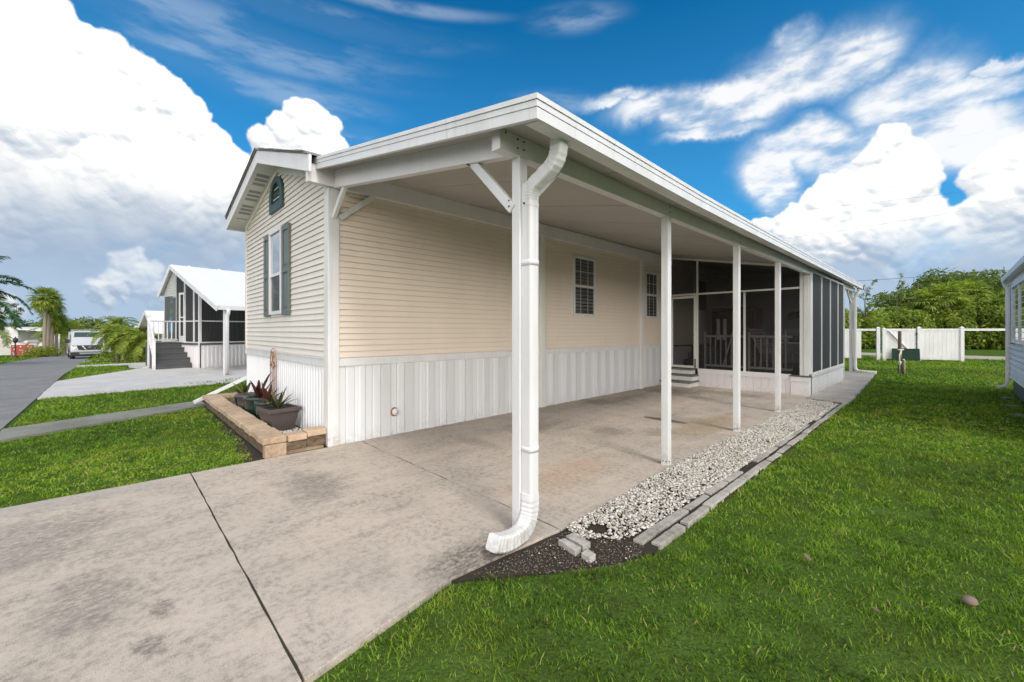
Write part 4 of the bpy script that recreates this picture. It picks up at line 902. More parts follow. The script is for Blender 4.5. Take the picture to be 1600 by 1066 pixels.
# stairs and railing
st = thing('porch_stairs', 'dark grey stairs with white handrail leading to the grey house porch', 'stairs')
B1, B2 = w(-12.87, 14.96), w(-12.24, 15.93); dv = Vector(w(-.72, .69)).normalized()*.26
B1 = Vector(B1); B2 = Vector(B2); hs = (FZ+.02)/5
for k in range(5):
    a, b = B1+dv*k, B2+dv*k; c, d = B2+dv*(k+1 if k < 4 else 9), B1+dv*(k+1 if k < 4 else 9)
    z0 = -.3; z1 = hs*(k+1)
    mb = MB(); mb.hexa([(a.x,a.y,z0),(b.x,b.y,z0),(c.x,c.y,z0),(d.x,d.y,z0)], [(a.x,a.y,z1-.045),(b.x,b.y,z1-.045),(c.x,c.y,z1-.045),(d.x,d.y,z1-.045)])
    n_ = dv.normalized()*.02; a, b = a-n_, b-n_
    mb.hexa([(a.x,a.y,z1-.04),(b.x,b.y,z1-.04),(c.x,c.y,z1-.04),(d.x,d.y,z1-.04)], [(a.x,a.y,z1),(b.x,b.y,z1),(c.x,c.y,z1),(d.x,d.y,z1)])
    mb.build('step', 'dkgrey', st, .003)
T1, T2 = B1+dv*5, B2+dv*5; s_ = (B2-B1).normalized()
def vpost(p, z0, z1, nm='newel_post', hw=.05):
    mb = MB(); mb.box(p.x-hw, p.y-hw, z0, p.x+hw, p.y+hw, z1); mb.box(p.x-hw-.015, p.y-hw-.015, z1, p.x+hw+.015, p.y+hw+.015, z1+.04); mb.build(nm, 'white', st, .004)
pB = B1+s_*.02; pT = T1-dv*.6; pU = T1+dv*2.4; pR = T2+dv*2.4
vpost(pB, -.05, 1.08); vpost(pT, -.3, 1.95); vpost(pR-dv*1.4, .9, 1.85)
mb = MB()
mb.bar((pB.x, pB.y, 1.02), (pT.x, pT.y, 1.86), .05, .06); mb.bar((pB.x, pB.y, .3), (pT.x, pT.y, 1.1), .04, .05)
q = pR-dv*1.4
for z in (1.77, 1.03): mb.bar((pT.x, pT.y, z), (q.x, q.y, z), .05, .05)
mb.build('handrail', 'white', st); mb = MB()
for k in range(1, 8): p = pT+(q-pT)*k/8; mb.box(p.x-.016, p.y-.016, 1.05, p.x+.016, p.y+.016, 1.76)
for k in range(1, 5): p = pB+(pT-pB)*k/5; z = .3+.8*k/5; mb.box(p.x-.014, p.y-.014, z, p.x+.014, p.y+.014, z+.72)
mb.build('baluster', 'white', st)
mb = MB(); a, b = B2+s_*.03, B2+s_*.09; c, d = b+dv*4, a+dv*4
mb.hexa([(a.x,a.y,-.3),(b.x,b.y,-.3),(c.x,c.y,-.3),(d.x,d.y,-.3)], [(a.x,a.y,.15),(b.x,b.y,.15),(c.x,c.y,FZ),(d.x,d.y,FZ)]); mb.build('stringer', 'white', st)
# second and third houses down the street
def house2(label, cf, rot, wd, ln, ev, rise, wall, roof, wins, trim='white'):
    x, y = w(*cf); t = thing('neighbour_house', label, 'house', (x, y, gz(x)), world_rot(rot))
    mb = MB(); mb.box(0, 0, -.3, wd, ln, ev); mb.quad((0, 0, ev), (wd, 0, ev), (wd/2, 0, ev+rise)); mb.build('wall', wall, t)
    o = .35; mb = MB(); sl = rise/(wd/2)
    for (xa, za, xb, zb) in ((-o, ev-o*sl, wd/2, ev+rise), (wd/2, ev+rise, wd+o, ev-o*sl)):
        mb.hexa([(xa, -o, za+.02), (xb, -o, zb+.02), (xb, ln+o, zb+.02), (xa, ln+o, za+.02)], [(xa, -o, za+.09), (xb, -o, zb+.09), (xb, ln+o, zb+.09), (xa, ln+o, za+.09)])
    mb.build('roof', roof, t); mb = MB()
    for (xa, za, xb, zb) in ((-o, ev-o*sl, wd/2, ev+rise), (wd/2, ev+rise, wd+o, ev-o*sl)): mb.bar((xa, -o-.02, za), (xb, -o-.02, zb), .03, .18)
    mb.build('fascia', trim, t)
    for (a, b, z0, z1, side) in wins:
        mb = MB()
        if side: mb.box(wd-.01, a, z0, wd+.04, b, z1)
        else: mb.box(a, -.04, z0, b, .01, z1)
        fr = mb.build('window', trim, t); mb = MB()
        if side: mb.box(wd+.03, a+.08, z0+.08, wd+.045, b-.08, z1-.08)
        else: mb.box(a+.08, -.045, z0+.08, b-.08, -.03, z1-.08)
        mb.build('pane', 'glass', fr)
    return t
house2('small pale porch house glimpsed between the grey house and the palms', (-20.7, 23.6), (.8, -.6), 3.0, 6, 1.75, .95, 'ltblue_sid', 'nbroof', [(1.3, 1.9, .5, 1.6, 0), (2.05, 2.7, .5, 1.6, 0)])
house2('far white house with grey shingle roof behind the palms', (-33.5, 36), (.75, .66), 4.5, 5, 2.1, 1.1, 'ltblue_sid', 'grey', [(.8, 1.6, .8, 1.6, 0)])
# ------------------------------------------------------------------ right neighbour
rn = thing('neighbour_house', 'pale blue white sided house at the right edge with dark foundation', 'house'); X = 1.0
mb = MB(); mb.box(X+.03, 8.6, -.1, 5.2, 15.1, .30); mb.build('foundation', 'dkgrey', rn)
mb = MB(); lap_y(mb, X, 8.5, 15.2, .30, 2.56, .115, -1, .034, .026); mb.box(X+.004, 8.5, .30, 5.2, 15.2, 2.56); lap_x(mb, 8.5, lambda z: (X, 5.2) if z < 2.56 else (X+(z-2.56)*3.6, 5.2-(z-2.56)*3.3), .30, 3.14, .115, -1, .03); mb.build('wall', 'ltblue_sid', rn)
mb = MB(); mb.box(X-.03, 8.46, .28, X+.08, 8.5, 2.54); mb.build('corner_board', 'ltblue_sid', rn)
mb = MB(); mb.bar((X-.11, 8.2, 2.60), (3.2, 8.2, 3.2), .03, .16); mb.bar((3.2, 8.2, 3.2), (5.5, 8.2, 2.6), .03, .16); mb.build('fascia', 'white', rn)
mb = MB(); mb.box(X-.03, 15.13, .28, X+.08, 15.23, 2.54); mb.build('corner_board', 'ltblue_sid', rn)
mb = MB()
for dz in (0,):
    mb.hexa([(X-.11, 8.2, 2.60), (3.2, 8.2, 3.2), (3.2, 15.4, 3.2), (X-.11, 15.4, 2.60)], [(X-.11, 8.2, 2.67), (3.2, 8.2, 3.27), (3.2, 15.4, 3.27), (X-.11, 15.4, 2.67)])
    mb.hexa([(3.2, 8.2, 3.2), (5.5, 8.2, 2.6), (5.5, 15.4, 2.6), (3.2, 15.4, 3.2)], [(3.2, 8.2, 3.27), (5.5, 8.2, 2.67), (5.5, 15.4, 2.67), (3.2, 15.4, 3.27)])
mb.build('roof', 'nbroof', rn)
mb = MB(); mb.box(X-.14, 8.2, 2.55, X-.05, 15.42, 2.665); mb.box(X-.05, 8.2, 2.56, X, 15.4, 2.60); mb.box(X-.02, 8.5, 2.42, X+.02, 15.2, 2.56); mb.build('gutter', 'white', rn, .006)
mb = MB(); wframe(mb, 11.8, 14.3, 1.14, 2.40, .07, lambda m, a0, a1, z0, z1: m.box(X-.06, a0, z0, X, a1, z1)); mb.box(X-.05, 13.0, 1.21, X, 13.07, 2.33); wn = mb.build('window', 'white', rn)
mb = MB(); mb.box(X-.03, 11.87, 1.21, X-.022, 12.999, 2.33); mb.box(X-.03, 13.071, 1.21, X-.022, 14.23, 2.33); mb.build('pane', 'mirror', wn)
mb = MB(); mb.box(X-.05, 14.38, 1.11, X-.018, 14.66, 2.43); mb.box(X-.05, 11.45, 1.11, X-.018, 11.72, 2.43); mb.build('shutter', 'green_shut', rn)
mb = MB(); mb.sweep([(X-.10, 15.3, 2.56), (X-.09, 15.3, 2.48), (X-.05, 15.24, 2.38), (X-.05, 15.22, 2.28), (X-.05, 15.22, .2), (X-.08, 15.2, .1), (X-.22, 15.14, .06)], [(a*.75, b*.75) for a, b in prof], (0, 1, 0)); mb.build('downspout', 'white', rn)
for k in range(3):
    mb = MB(); mb.prism(jag([(0, 0), (.2, .02), (.18, .16), (.02, .14)], .06, .014), -.04, .0); o = mb.build('flat_stone', 'strip', None, .005, (X-.22+random.uniform(-.04, .04), 10.6+k*1.3+random.uniform(0, .3), 0)); o.rotation_euler = (0, 0, random.uniform(-.6, .6))
    tag(o, 'dark flat stone half buried below the pale house wall', 'flat stone', 'flat stones along the pale house wall')
# ------------------------------------------------------------------ fence, gate, open gate, hydrant post
fd = Vector((g(1502, 565)[0]-g(1372, 562)[0], g(1502, 565)[1]-g(1372, 562)[1])); fo = Vector(g(1372, 562)); fd.normalize()
fa = math.atan2(fd.y, fd.x)
def froot(nm, label, cat, s): p = fo+fd*s; return thing(nm, label, cat, (p.x, p.y, 0), fa)
def fpanel(mb, x0, x1, z0, z1):
    mb.box(x0, -.03, z1-.10, x1, .03, z1); mb.box(x0, -.03, z0, x1, .03, z0+.12)
    x = x0; 
    while x < x1-.01: mb.box(x+.004, -.015, z0+.12, min(x+.15, x1)-.004, .015, z1-.10); x += .15
    mb.box(x0, -.01, z0+.12, x1, .01, z1-.10)
def fpost(par, x, h=1.53):
    mb = MB(); mb.box(x-.065, -.065, -.05, x+.065, .065, h); mb.hexa([(x-.08,-.08,h),(x+.08,-.08,h),(x+.08,.08,h),(x-.08,.08,h)], [(x-.02,-.02,h+.06),(x+.02,-.02,h+.06),(x+.02,.02,h+.06),(x-.02,.02,h+.06)]); mb.build('post', 'white', par, .004)
gt = froot('gate', 'white vinyl gate with diagonal brace between two posts', 'gate', 0)
fpost(gt, 0); fpost(gt, .22, 1.48); mb = MB(); fpanel(mb, .285, 1.38, .06, 1.50); mb.build('panel', 'white', gt)
mb = MB(); mb.bar((.36, -.045, 1.42), (1.28, -.045, .3), .03, .09, (0, 1, 0)); mb.build('brace', 'white', gt)
for z in (.35, 1.2): mb = MB(); mb.box(1.38, -.05, z, 1.44, .02, z+.1); mb.build('hinge', 'black', gt)
fn = froot('fence', 'solid white vinyl fence panel right of the gate', 'fence', 1.5)
fpost(fn, 0); fpost(fn, 1.48); mb = MB(); fpanel(mb, .065, 1.415, .05, 1.50); mb.build('panel', 'white', fn)
mb = MB(); mb.box(1.545, -.03, 1.40, 6.0, .03, 1.50); mb.build('rail', 'white', fn); fpost(fn, 6.06)
fl = froot('fence', 'long white vinyl fence run left of the gap beside the carport', 'fence', -.55)
mb = MB(); mb.box(-.10, -.03, 1.40, .48, .03, 1.50); mb.build('rail', 'white', fl)
mb = MB(); fpanel(mb, -1.4, -.10, .05, 1.5); mb.build('panel', 'white', fl); fpost(fl, -1.46)
for k in range(3): mb = MB(); fpanel(mb, -3.9-k*2.44, -1.53-k*2.44, .05, 1.5); mb.build('panel', 'white', fl); fpost(fl, -3.96-k*2.44)
p = fo+fd*.55; o = MB().box(0, -.04, .0, 1.0, -.0, .56).build('green_board', 'greenbox', None, .004, (p.x, p.y-.22, 0)); o.rotation_euler = (R(-8), 0, fa)
tag(o, 'dark green rectangular board leaning on the white gate', 'board')
px, py = g(1408, 584); t = thing('water_spigot_post', 'wooden post with white pipe valves standing in the lawn', 'post', (px, py, 0), R(46))
mb = MB(); mb.lathe((0, .05, -.05), [(.045, 0), (.045, 1.42), (.035, 1.44)], 10); mb.build('post', 'wood', t)
mb = MB(); mb.tube([(-.07, -.02, 0), (-.07, -.02, .62), (-.05, -.02, .66), (-.05, -.02, .76)], .022, 8); mb.tube([(.09, -.02, 0), (.09, -.02, .42), (.07, -.02, .46), (.03, -.02, .46)], .022, 8); mb.tube([(-.12, -.02, .78), (.06, -.02, .78)], .02, 8); mb.tube([(-.02, -.02, .78), (-.02, -.02, .55)], .02, 8); mb.tube([(-.07, -.06, .38), (-.07, .02, .38)], .035, 8); mb.tube([(-.1, -.02, .32), (-.04, -.02, .32)], .03, 8); mb.build('pipe', 'pipe', t)
mb = MB(); mb.lathe((.03, -.04, -.02), [(.03, 0), (.03, .42)], 8); mb.build('stake', 'wood', t)
# ------------------------------------------------------------------ van
vx, vy = w(-33.6, 33.0); vz = gz(vx)+.0
van = thing('van', 'white high cargo van parked on the street facing the camera', 'van', (vx, vy, vz), world_rot((.70, -.714))+R(4))
# local: +x is the front, y across
mb = MB(); W = 1.0
sec = [(2.95, .32, .62, .86, .94), (2.93, .30, .95, 1.0, .95), (2.75, .28, 1.08, 1.10, .97), (2.1, .28, 1.22, 1.26, 1.0), (1.25, .28, 1.98, 2.05, .93), (.6, .28, 2.08, 2.13, .95), (-2.9, .28, 2.08, 2.13, .95), (-2.98, .35, 1.95, 2.02, .93)]
def vsec(x, z0, z1, z2, k): return [(x, -.98*k, z0), (x, -1.0*min(1, k+.03), (z0+z1)/2), (x, -.97*k, z1-.05), (x, -.80*k, z2), (x, .80*k, z2), (x, .97*k, z1-.05), (x, 1.0*min(1, k+.03), (z0+z1)/2), (x, .98*k, z0)]
pts = [vsec(*s) for s in sec]; base = 0
for s in pts: mb.v += s
for k in range(len(pts)-1):
    for j in range(8): a = k*8+j; b = k*8+(j+1) % 8; mb.f.append((a, b, b+8, a+8)); mb.sm.append(j != 7)
mb.f.append(tuple(range(7, -1, -1))); mb.sm.append(False); e = (len(pts)-1)*8; mb.f.append(tuple(range(e, e+8))); mb.sm.append(False)
body = mb.build('body', 'vanpaint', van)
mb = MB(); mb.hexa([(2.04, -.84, 1.27), (2.06, -.84, 1.26), (2.06, .84, 1.26), (2.04, .84, 1.27)], [(1.27, -.74, 2.02), (1.33, -.74, 2.01), (1.33, .74, 2.01), (1.27, .74, 2.02)]); mb.build('windscreen', 'vanglass', van)
mb = MB(); mb.hexa([(2.93, -.60, .72), (2.975, -.56, .72), (2.975, .56, .72), (2.93, .60, .72)], [(2.90, -.72, 1.06), (2.955, -.70, 1.06), (2.955, .70, 1.06), (2.90, .72, 1.06)]); gr = mb.build('grille', 'black', van)
for s in (-1, 1): MB().bar((2.985, s*.22, .76), (2.97, s*.40, 1.04), .02, .06).build('chrome_bar', 'chrome', gr)
mb = MB(); mb.tube([(2.975, 0, .92), (2.99, 0, .92)], .09, 16); mb.box(2.98, -.14, .895, 2.997, .14, .945); mb.build('emblem', 'chrome', gr)
for s in (-1, 1):
    mb = MB(); mb.hexa([(2.80, s*.72, .80), (2.95, s*.72, .80), (2.86, s*.95, .82), (2.7, s*.95, .82)], [(2.78, s*.74, 1.04), (2.94, s*.74, 1.04), (2.82, s*.96, 1.06), (2.65, s*.96, 1.06)]); mb.build('headlight', 'mirror', van)
    mb = MB(); mb.box(1.75, s*1.02, 1.22, 1.88, s*1.26, 1.50); mb.box(1.78, s*.9, 1.25, 1.84, s*1.04, 1.32); mb.build('mirror', 'black', van, .02)
    mb = MB(); mb.hexa([(1.0, s*.985, 1.25), (1.9, s*.985, 1.25), (1.9, s*.999, 1.25), (1.0, s*.999, 1.25)], [(1.0, s*.93, 1.85), (1.35, s*.93, 1.85), (1.35, s*.945, 1.85), (1.0, s*.945, 1.85)]); mb.build('side_window', 'vanglass', van)
    for x in (2.0, -1.7):
        mb = MB(); mb.tube([(x, s*.74, .36), (x, s*1.0, .36)], .37, 20); wh = mb.build('wheel', 'rubber', van)
        mb = MB(); mb.tube([(x, s*.98, .36), (x, s*1.012, .36)], .2, 14); mb.build('rim', 'chrome', wh)
mb = MB(); mb.box(2.6, -.98, .26, 3.04, .98, .60); mb.build('bumper', 'black', van, .05)
mb = MB(); mb.box(3.035, -.55, .42, 3.05, .55, .52); mb.box(3.02, -.98, .56, 3.06, .98, .62); mb.build('bumper_trim', 'grey', van)
mb = MB()
for x in (.9, -.6, -2.2): mb.box(x, -.85, 2.18, x+.06, .85, 2.22); mb.box(x, -.8, 2.12, x+.05, -.75, 2.18); mb.box(x, .75, 2.12, x+.05, .8, 2.18)
mb.bar((-2.4, .3, 2.26), (1.2, .3, 2.26), .1, .06); mb.build('roof_rack', 'grey', van)
# ------------------------------------------------------------------ far left street furniture and buildings
def at(px, py, D): x, y = atd(px, D); return x, y
D = 55; x, y = atd(8, D); z = gz(x)
b = thing('carport_house', 'low white house with a flat white carport roof across the street', 'house', (x, y, z), world_rot((1, 0)))
mb = MB(); mb.box(-8, 0, -.5, 1.55, 6, 3.7); mb.build('wall', 'white', b)
mb = MB(); mb.box(1.55, 3, -.5, 5.6, 6, 2.9); mb.build('rear_wall', 'beigewall', b)
mb = MB(); mb.hexa([(1.3, -.5, 3.35), (5.9, -.5, 3.1), (5.9, 6, 3.1), (1.3, 6, 3.35)], [(1.3, -.5, 3.5), (5.9, -.5, 3.25), (5.9, 6, 3.25), (1.3, 6, 3.5)]); mb.build('carport_roof', 'white', b)
mb = MB()
for xx in (1.9, 5.5): mb.box(xx, -.3, -.5, xx+.1, -.2, 3.2)
mb.build('carport_post', 'white', b)
x, y = atd(17, 50); t = thing('garden_screen', 'red garden screen wall with white flower cutouts', 'screen wall', (x, y, gz(x)-.1), world_rot((1, .12)))
mb = MB(); mb.box(0, 0, 0, 2.35, .08, 1.35); mb.build('panel', 'red', t)
mb = MB()
for k in range(16):
    cx, cz = random.uniform(.15, 2.2), random.uniform(.2, 1.2)
    mb.tube([(cx, -.012, cz), (cx, -.001, cz)], random.uniform(.06, .1), 7)
mb.build('white_flower', 'white', t)
mb = MB(); mb.lathe((1.5, .2, 1.3), [(.05, 0), (.28, .3), (.2, .45), (.02, .55)], 10); mb.build('finial', 'white', t)
x, y = atd(24, 38); t = thing('street_lamp', 'short black lamp post on the lawn across the street', 'lamp post', (x, y, gz(x)-.02))
mb = MB(); mb.lathe((0, 0, 0), [(.16, 0), (.14, .12), (.06, .2), (.045, 1.3), (.06, 1.35)], 10); mb.build('pole', 'black', t); mb = MB(); mb.lathe((0, 0, 1.35), [(.06, 0), (.15, .1), (.17, .38), (.05, .5), (.01, .6)], 8); mb.build('lantern', 'black', t)
x, y = atd(53, 54); t = thing('car', 'pale silver car parked under the white carport roof', 'car', (x, y, gz(x)+.55), world_rot((1, .3)))
mb = MB(); sc = [(-2.2, .6, .55), (-1.9, .9, .8), (-1.0, .98, .85), (-.5, 1.3, .7), (.6, 1.35, .7), (1.1, .95, .85), (2.0, .8, .8), (2.25, .6, .6)]
for (xx, zt, hw) in sc: mb.v += [(xx, -hw, .3), (xx, -hw, zt*.75), (xx, -hw*.8, zt), (xx, hw*.8, zt), (xx, hw, zt*.75), (xx, hw, .3)]
for k in range(len(sc)-1):
    for j in range(6): a = k*6+j; b_ = k*6+(j+1) % 6; mb.f.append((a, b_, b_+6, a+6)); mb.sm.append(True)
mb.f.append((5, 4, 3, 2, 1, 0)); mb.sm.append(False); e = (len(sc)-1)*6; mb.f.append(tuple(range(e, e+6))); mb.sm.append(False); mb.build('body', 'white', t)
for s in (-1, 1):
    for xx in (-1.4, 1.4): mb = MB(); mb.tube([(xx, s*.6, .3), (xx, s*.88, .3)], .3, 14); mb.build('wheel', 'rubber', t)
mb = MB(); mb.hexa([(-.95, -.8, .93), (1.02, -.8, .93), (1.02, .8, .93), (-.95, .8, .93)], [(-.48, -.57, 1.31), (.58, -.57, 1.33), (.58, .57, 1.33), (-.48, .57, 1.31)]); mb.build('windows', 'glass', t)
for k, (px, D, lab) in enumerate(((86, 45, 'white square entrance post beside the fan palms, the left one'), (90.5, 46, 'white square entrance post beside the fan palms, the right one'))):
    x, y = atd(px, D); mb = MB(); mb.box(-.16, -.16, 0, .16, .16, 2.55-.3*k); mb.box(-.2, -.2, 2.55-.3*k, .2, .2, 2.65-.3*k); o = mb.build('entrance_post', 'white', None, 0, (x, y, gz(x)-.03)); tag(o, lab, 'post')
x, y = atd(105, 62); house2('distant white house far down the street behind the van', (-66, 66), (1, 0), 7, 6, 2.3, .8, 'white', 'nbroof', [(1, 2, 1, 1.8, 0)])
house2('distant white house at the left edge behind the garden screen', (-84, 68), (1, .1), 9, 6, 3.0, .6, 'white', 'nbroof', [(1, 2, 1, 1.8, 0)])
# ------------------------------------------------------------------ power lines
for (pa, za_, Da, pb_, zb_, Db, lab) in ((1180, 447, 30, 1900, 390, 34, 'thin dark power line crossing in front of the big tree'), (1000, 345, 42, 1500, 300, 40, 'faint upper power line crossing the right clouds'), (1000, 398, 42, 1500, 330, 40, 'faint lower power line crossing the right clouds')):
    a = Vector((*atd(pa, Da), zat(za_, Da))); b = Vector((*atd(pb_, Db), zat(zb_, Db)))
    mb = MB(); mb.tube([a+(b-a)*k/16+Vector((0, 0, -.35*(1-(k/8-1)**2))) for k in range(17)], .013 if za_ > 400 else .007, 5); tag(mb.build('power_line', 'black'), lab, 'wire')
# ------------------------------------------------------------------ foliage
def leafcloud(name, clumps, per, size, mat, parent, seed=0, flat=.55, shell=.55, big=1.0):
    r = np.random.default_rng(seed); Vs = []; ts = []
    for (cx, cy, cz, rad, zs) in clumps:
        n = max(8, int(per*rad*rad)); d = r.normal(size=(n, 3)); d /= np.linalg.norm(d, axis=1)[:, None]
        rr = rad*(shell+(1.08-shell)*r.random(n)**.7); rr *= (.80+.4*r.random(n))
        P = d*rr[:, None]; P[:, 2] *= zs; P += (cx, cy, cz)
        nrm = d*.6+r.normal(size=(n, 3))*.6+np.array([0, 0, flat]); nrm /= np.linalg.norm(nrm, axis=1)[:, None]
        a = r.normal(size=(n, 3)); u = np.cross(nrm, a); u /= np.linalg.norm(u, axis=1)[:, None]; v = np.cross(nrm, u)
        s = size*(.55+.9*r.random(n))[:, None]
        q = np.stack([P-u*s, P+v*s*.45+nrm*s*.15, P+u*s, P-v*s*.45+nrm*s*.15], 1)
        Vs.append(q.reshape(-1, 3)); base = .30+.34*r.random()
        ts.append(np.repeat(np.clip(base+.35*(r.random(n)-.5)+(r.random(n) < .06)*.3, 0, 1), 4))
    V = np.concatenate(Vs); t = np.concatenate(ts); T = np.arange(len(V)).reshape(-1, 4)
    return npmesh(name, V, T, mat, t, parent)
def crown_clumps(R_, Hc, z0, n, seed, cr=(.35, .6), squash=.8):
    r = random.Random(seed); out = []
    for k in range(n):
        a = r.uniform(0, 2*PI); u = r.random()**.5; zz = r.random(); prof_ = math.sin(PI*(.18+.74*zz))**.7
        out.append((R_*u*prof_*math.cos(a), R_*u*prof_*math.sin(a), z0+Hc*zz, R_*r.uniform(*cr), squash))
    return out
def trunk_mb(h, r0, limbs, seed, spread):
    r = random.Random(seed); mb = MB(); pts = [(0, 0, -.2)]+[(r.uniform(-.08, .08)*k, r.uniform(-.08, .08)*k, h*k/4) for k in range(1, 5)]
    mb.tube(pts, r0, 8, [r0*(1-.15*k) for k in range(5)])
    for k in range(limbs):
        a = 2*PI*k/limbs+r.uniform(-.4, .4); b = Vector(pts[r.choice((2, 3, 4))]); e = b+Vector((math.cos(a)*spread*r.uniform(.5, 1), math.sin(a)*spread*r.uniform(.5, 1), h*r.uniform(.4, .9)))
        m_ = (b+e)/2+Vector((0, 0, -.15)); mb.tube([b, m_, e], r0*.5, 6, [r0*.55, r0*.35, r0*.12])
    return mb
def tree(name, label, cat, x, y, z, R_, Hc, z0, ncl, mat, seed, per=260, size=.16, group=None, cr=(.3, .55), squash=.8, big=None):
    t = thing(name, label, cat, (x, y, z), 0, group)
    trunk_mb(z0+Hc*.35, .10+R_*.04, 5, seed, R_*.6).build('trunk', 'bark', t)
    leafcloud('crown', crown_clumps(R_, Hc, z0, ncl, seed, cr, squash), per, size, mat, t, seed); return t
# thicket beyond the fence
G_ = 'trees of the thicket beyond the white fence'
def cfw(px, D): return atd(px, D)
bush = [(1300, 34, 2.3, 3.4), (1335, 36, 1.9, 3.2), (1362, 33.5, 1.8, 3.1), (1392, 36, 2.2, 3.6), (1420, 33, 1.7, 3.2), (1446, 35.5, 2.2, 4.0), (1472, 33, 1.7, 3.2), (1500, 35, 2.3, 4.5), (1527, 32.5, 1.9, 3.9), (1556, 33.5, 2.2, 4.8), (1590, 31.5, 2.2, 4.4), (1630, 33, 2.5, 4.8), (1270, 37, 2.4, 3.4)]
protos = []
for k in range(4):
    t = tree('bushy_tree', 'mid green bushy tree filling the thicket low behind the white fence', 'tree', 0, 0, 0, 2.2, 2.7, .55, 26, 'leaf', 40+k, 330, .15, G_, (.28, .5)); protos.append(t)
for k, (px, D, R_, hh) in enumerate(bush):
    o = protos[k] if k < 4 else copy_tree(protos[k % 4]); x, y = cfw(px, D)
    o.location = (x, y, -.05); s = R_/2.2; sz = (hh-.3)/3.55; o.scale = (s, s, sz); o.rotation_euler = (0, 0, k*1.7)
x, y = cfw(1512, 38); tree('oak_tree', 'tallest broad dark green tree crowning the thicket behind the fence', 'tree', x, y, 0, 4.6, 3.9, 2.4, 46, 'leafdark', 71, 230, .17, None, (.2, .38))
x, y = cfw(1428, 37.5); tree('oak_tree', 'rounded olive green tree left of the tallest tree behind the fence', 'tree', x, y, 0, 3.0, 2.9, 2.0, 34, 'leafdark', 72, 230, .17, None, (.24, .42))
x, y = cfw(1588, 37); tree('oak_tree', 'lighter green tree behind the right house eave', 'tree', x, y, 0, 3.3, 3.6, 1.8, 36, 'leaf', 73, 230, .17, None, (.24, .42))
# feathery bare-topped trees
for k, (px, D, top, lab) in enumerate(((1352, 33, 4.9, 'thin sparse tree with leafy twigs rising just beyond the carport end'), (1402, 34, 5.4, 'thin nearly bare tree rising left of the olive tree'))):
    x, y = cfw(px, D); t = thing('sparse_tree', lab, 'tree', (x, y, 0)); r = random.Random(90+k); mb = MB(); cl = []
    mb.tube([(0, 0, -.2), (.1, 0, 2), (-.05, .1, 3.4), (.15, 0, top)], .05, 6, [.07, .05, .03, .012])
    for j in range(12):
        z = 2.2+(top-2.3)*j/12; a = r.uniform(0, 2*PI); L = r.uniform(.5, 1.0)*(1.2 if j < 6 else .8); e = Vector((math.cos(a)*L, math.sin(a)*L, z+L*1.0)); b = Vector((0, .05, z))
        mb.tube([b, (b+e)/2+Vector((0, 0, .06)), e], .01, 5, [.018, .012, .006])
        for q in range(3):
            u = r.uniform(.45, 1.05); p = b+(e-b)*u; cl.append((p.x+r.uniform(-.1, .1), p.y+r.uniform(-.1, .1), p.z+r.uniform(-.1, .12), r.uniform(.10, .24), .9))
    mb.build('trunk', 'bark', t); leafcloud('crown', cl, 550, .075, 'leafdark', t, 95+k, shell=.1)
# ------------------------------------------------------------------ palms
def frond_arrays(L, droop, nl, ll, lw, rnd, rise=.9, feather=.5, tv=(.2, .9), hang=.0):
    V = []; T = []; tt = []; NS = 14; pts = []; pos = Vector((0, 0, 0)); e = rise
    for j in range(NS+1):
        pts.append(pos.copy()); e = rise-droop*(j/NS)**1.2; pos = pos+Vector((math.cos(e), 0, math.sin(e)))*L/NS
    for j in range(NS):       # rachis
        b = len(V); wv = .018*(1-j/NS)+.004; a, c = pts[j], pts[j+1]
        V += [a+Vector((0, wv, 0)), a-Vector((0, wv, 0)), c-Vector((0, wv, 0)), c+Vector((0, wv, 0))]; T.append((b, b+1, b+2, b+3)); tt += [.75]*4
    for k in range(nl):
        u = .12+.88*k/nl; f = u*NS; j = min(int(f), NS-1); p = pts[j].lerp(pts[j+1], f-j); d = (pts[j+1]-pts[j]).normalized()
        l = ll*math.sin(PI*(.12+.80*u))**.6*rnd.uniform(.8, 1.1)
        for s in (-1, 1):
            up = Vector((-d.z, 0, d.x)); v = (d*feather+Vector((0, s, 0))*.85+up*rnd.uniform(-.15, .45)).normalized()
            v2 = (v+Vector((0, 0, -.55-hang))).normalized(); m_ = p+v*l*.5; e_ = m_+v2*l*.5; n_ = d*lw
            b = len(V); t = rnd.uniform(*tv); V += [p-n_*.5, p+n_*.5, m_+n_, m_-n_, e_, e_]; T += [(b, b+1, b+2, b+3), (b+3, b+2, b+4, b+5)]; tt += [t]*6
    return V, T, tt
def fan_arrays(L, petiole, rnd, rise, nl=22, tv=(.2, .9)):
    V = []; T = []; tt = []; d = Vector((math.cos(rise), 0, math.sin(rise))); hub = d*petiole
    b = len(V); V += [Vector((0, .015, 0)), Vector((0, -.015, 0)), hub+Vector((0, -.01, 0)), hub+Vector((0, .01, 0))]; T.append((b, b+1, b+2, b+3)); tt += [.7]*4
    e = rise-.5; d2 = Vector((math.cos(e), 0, math.sin(e))); up = Vector((-d2.z, 0, d2.x))
    for k in range(nl):
        a = -2.0+4.0*k/(nl-1)+rnd.uniform(-.05, .05); v = d2*math.cos(a)+Vector((0, 1, 0))*math.sin(a)+up*.12; l = L*rnd.uniform(.8, 1.05)*(1-.12*abs(a)); n_ = (Vector((0, 1, 0))*math.cos(a)-d2*math.sin(a))*l*.055
        m_ = hub+v*l*.6; e_ = m_+(v+Vector((0, 0, -.6))).normalized()*l*.4; b = len(V); t = rnd.uniform(*tv); V += [hub, hub+n_*.1, m_+n_, m_-n_, e_+n_*.1, e_-n_*.1]; T += [(b, b+1, b+2, b+3), (b+3, b+2, b+4, b+5)]; tt += [t]*6
    return V, T, tt
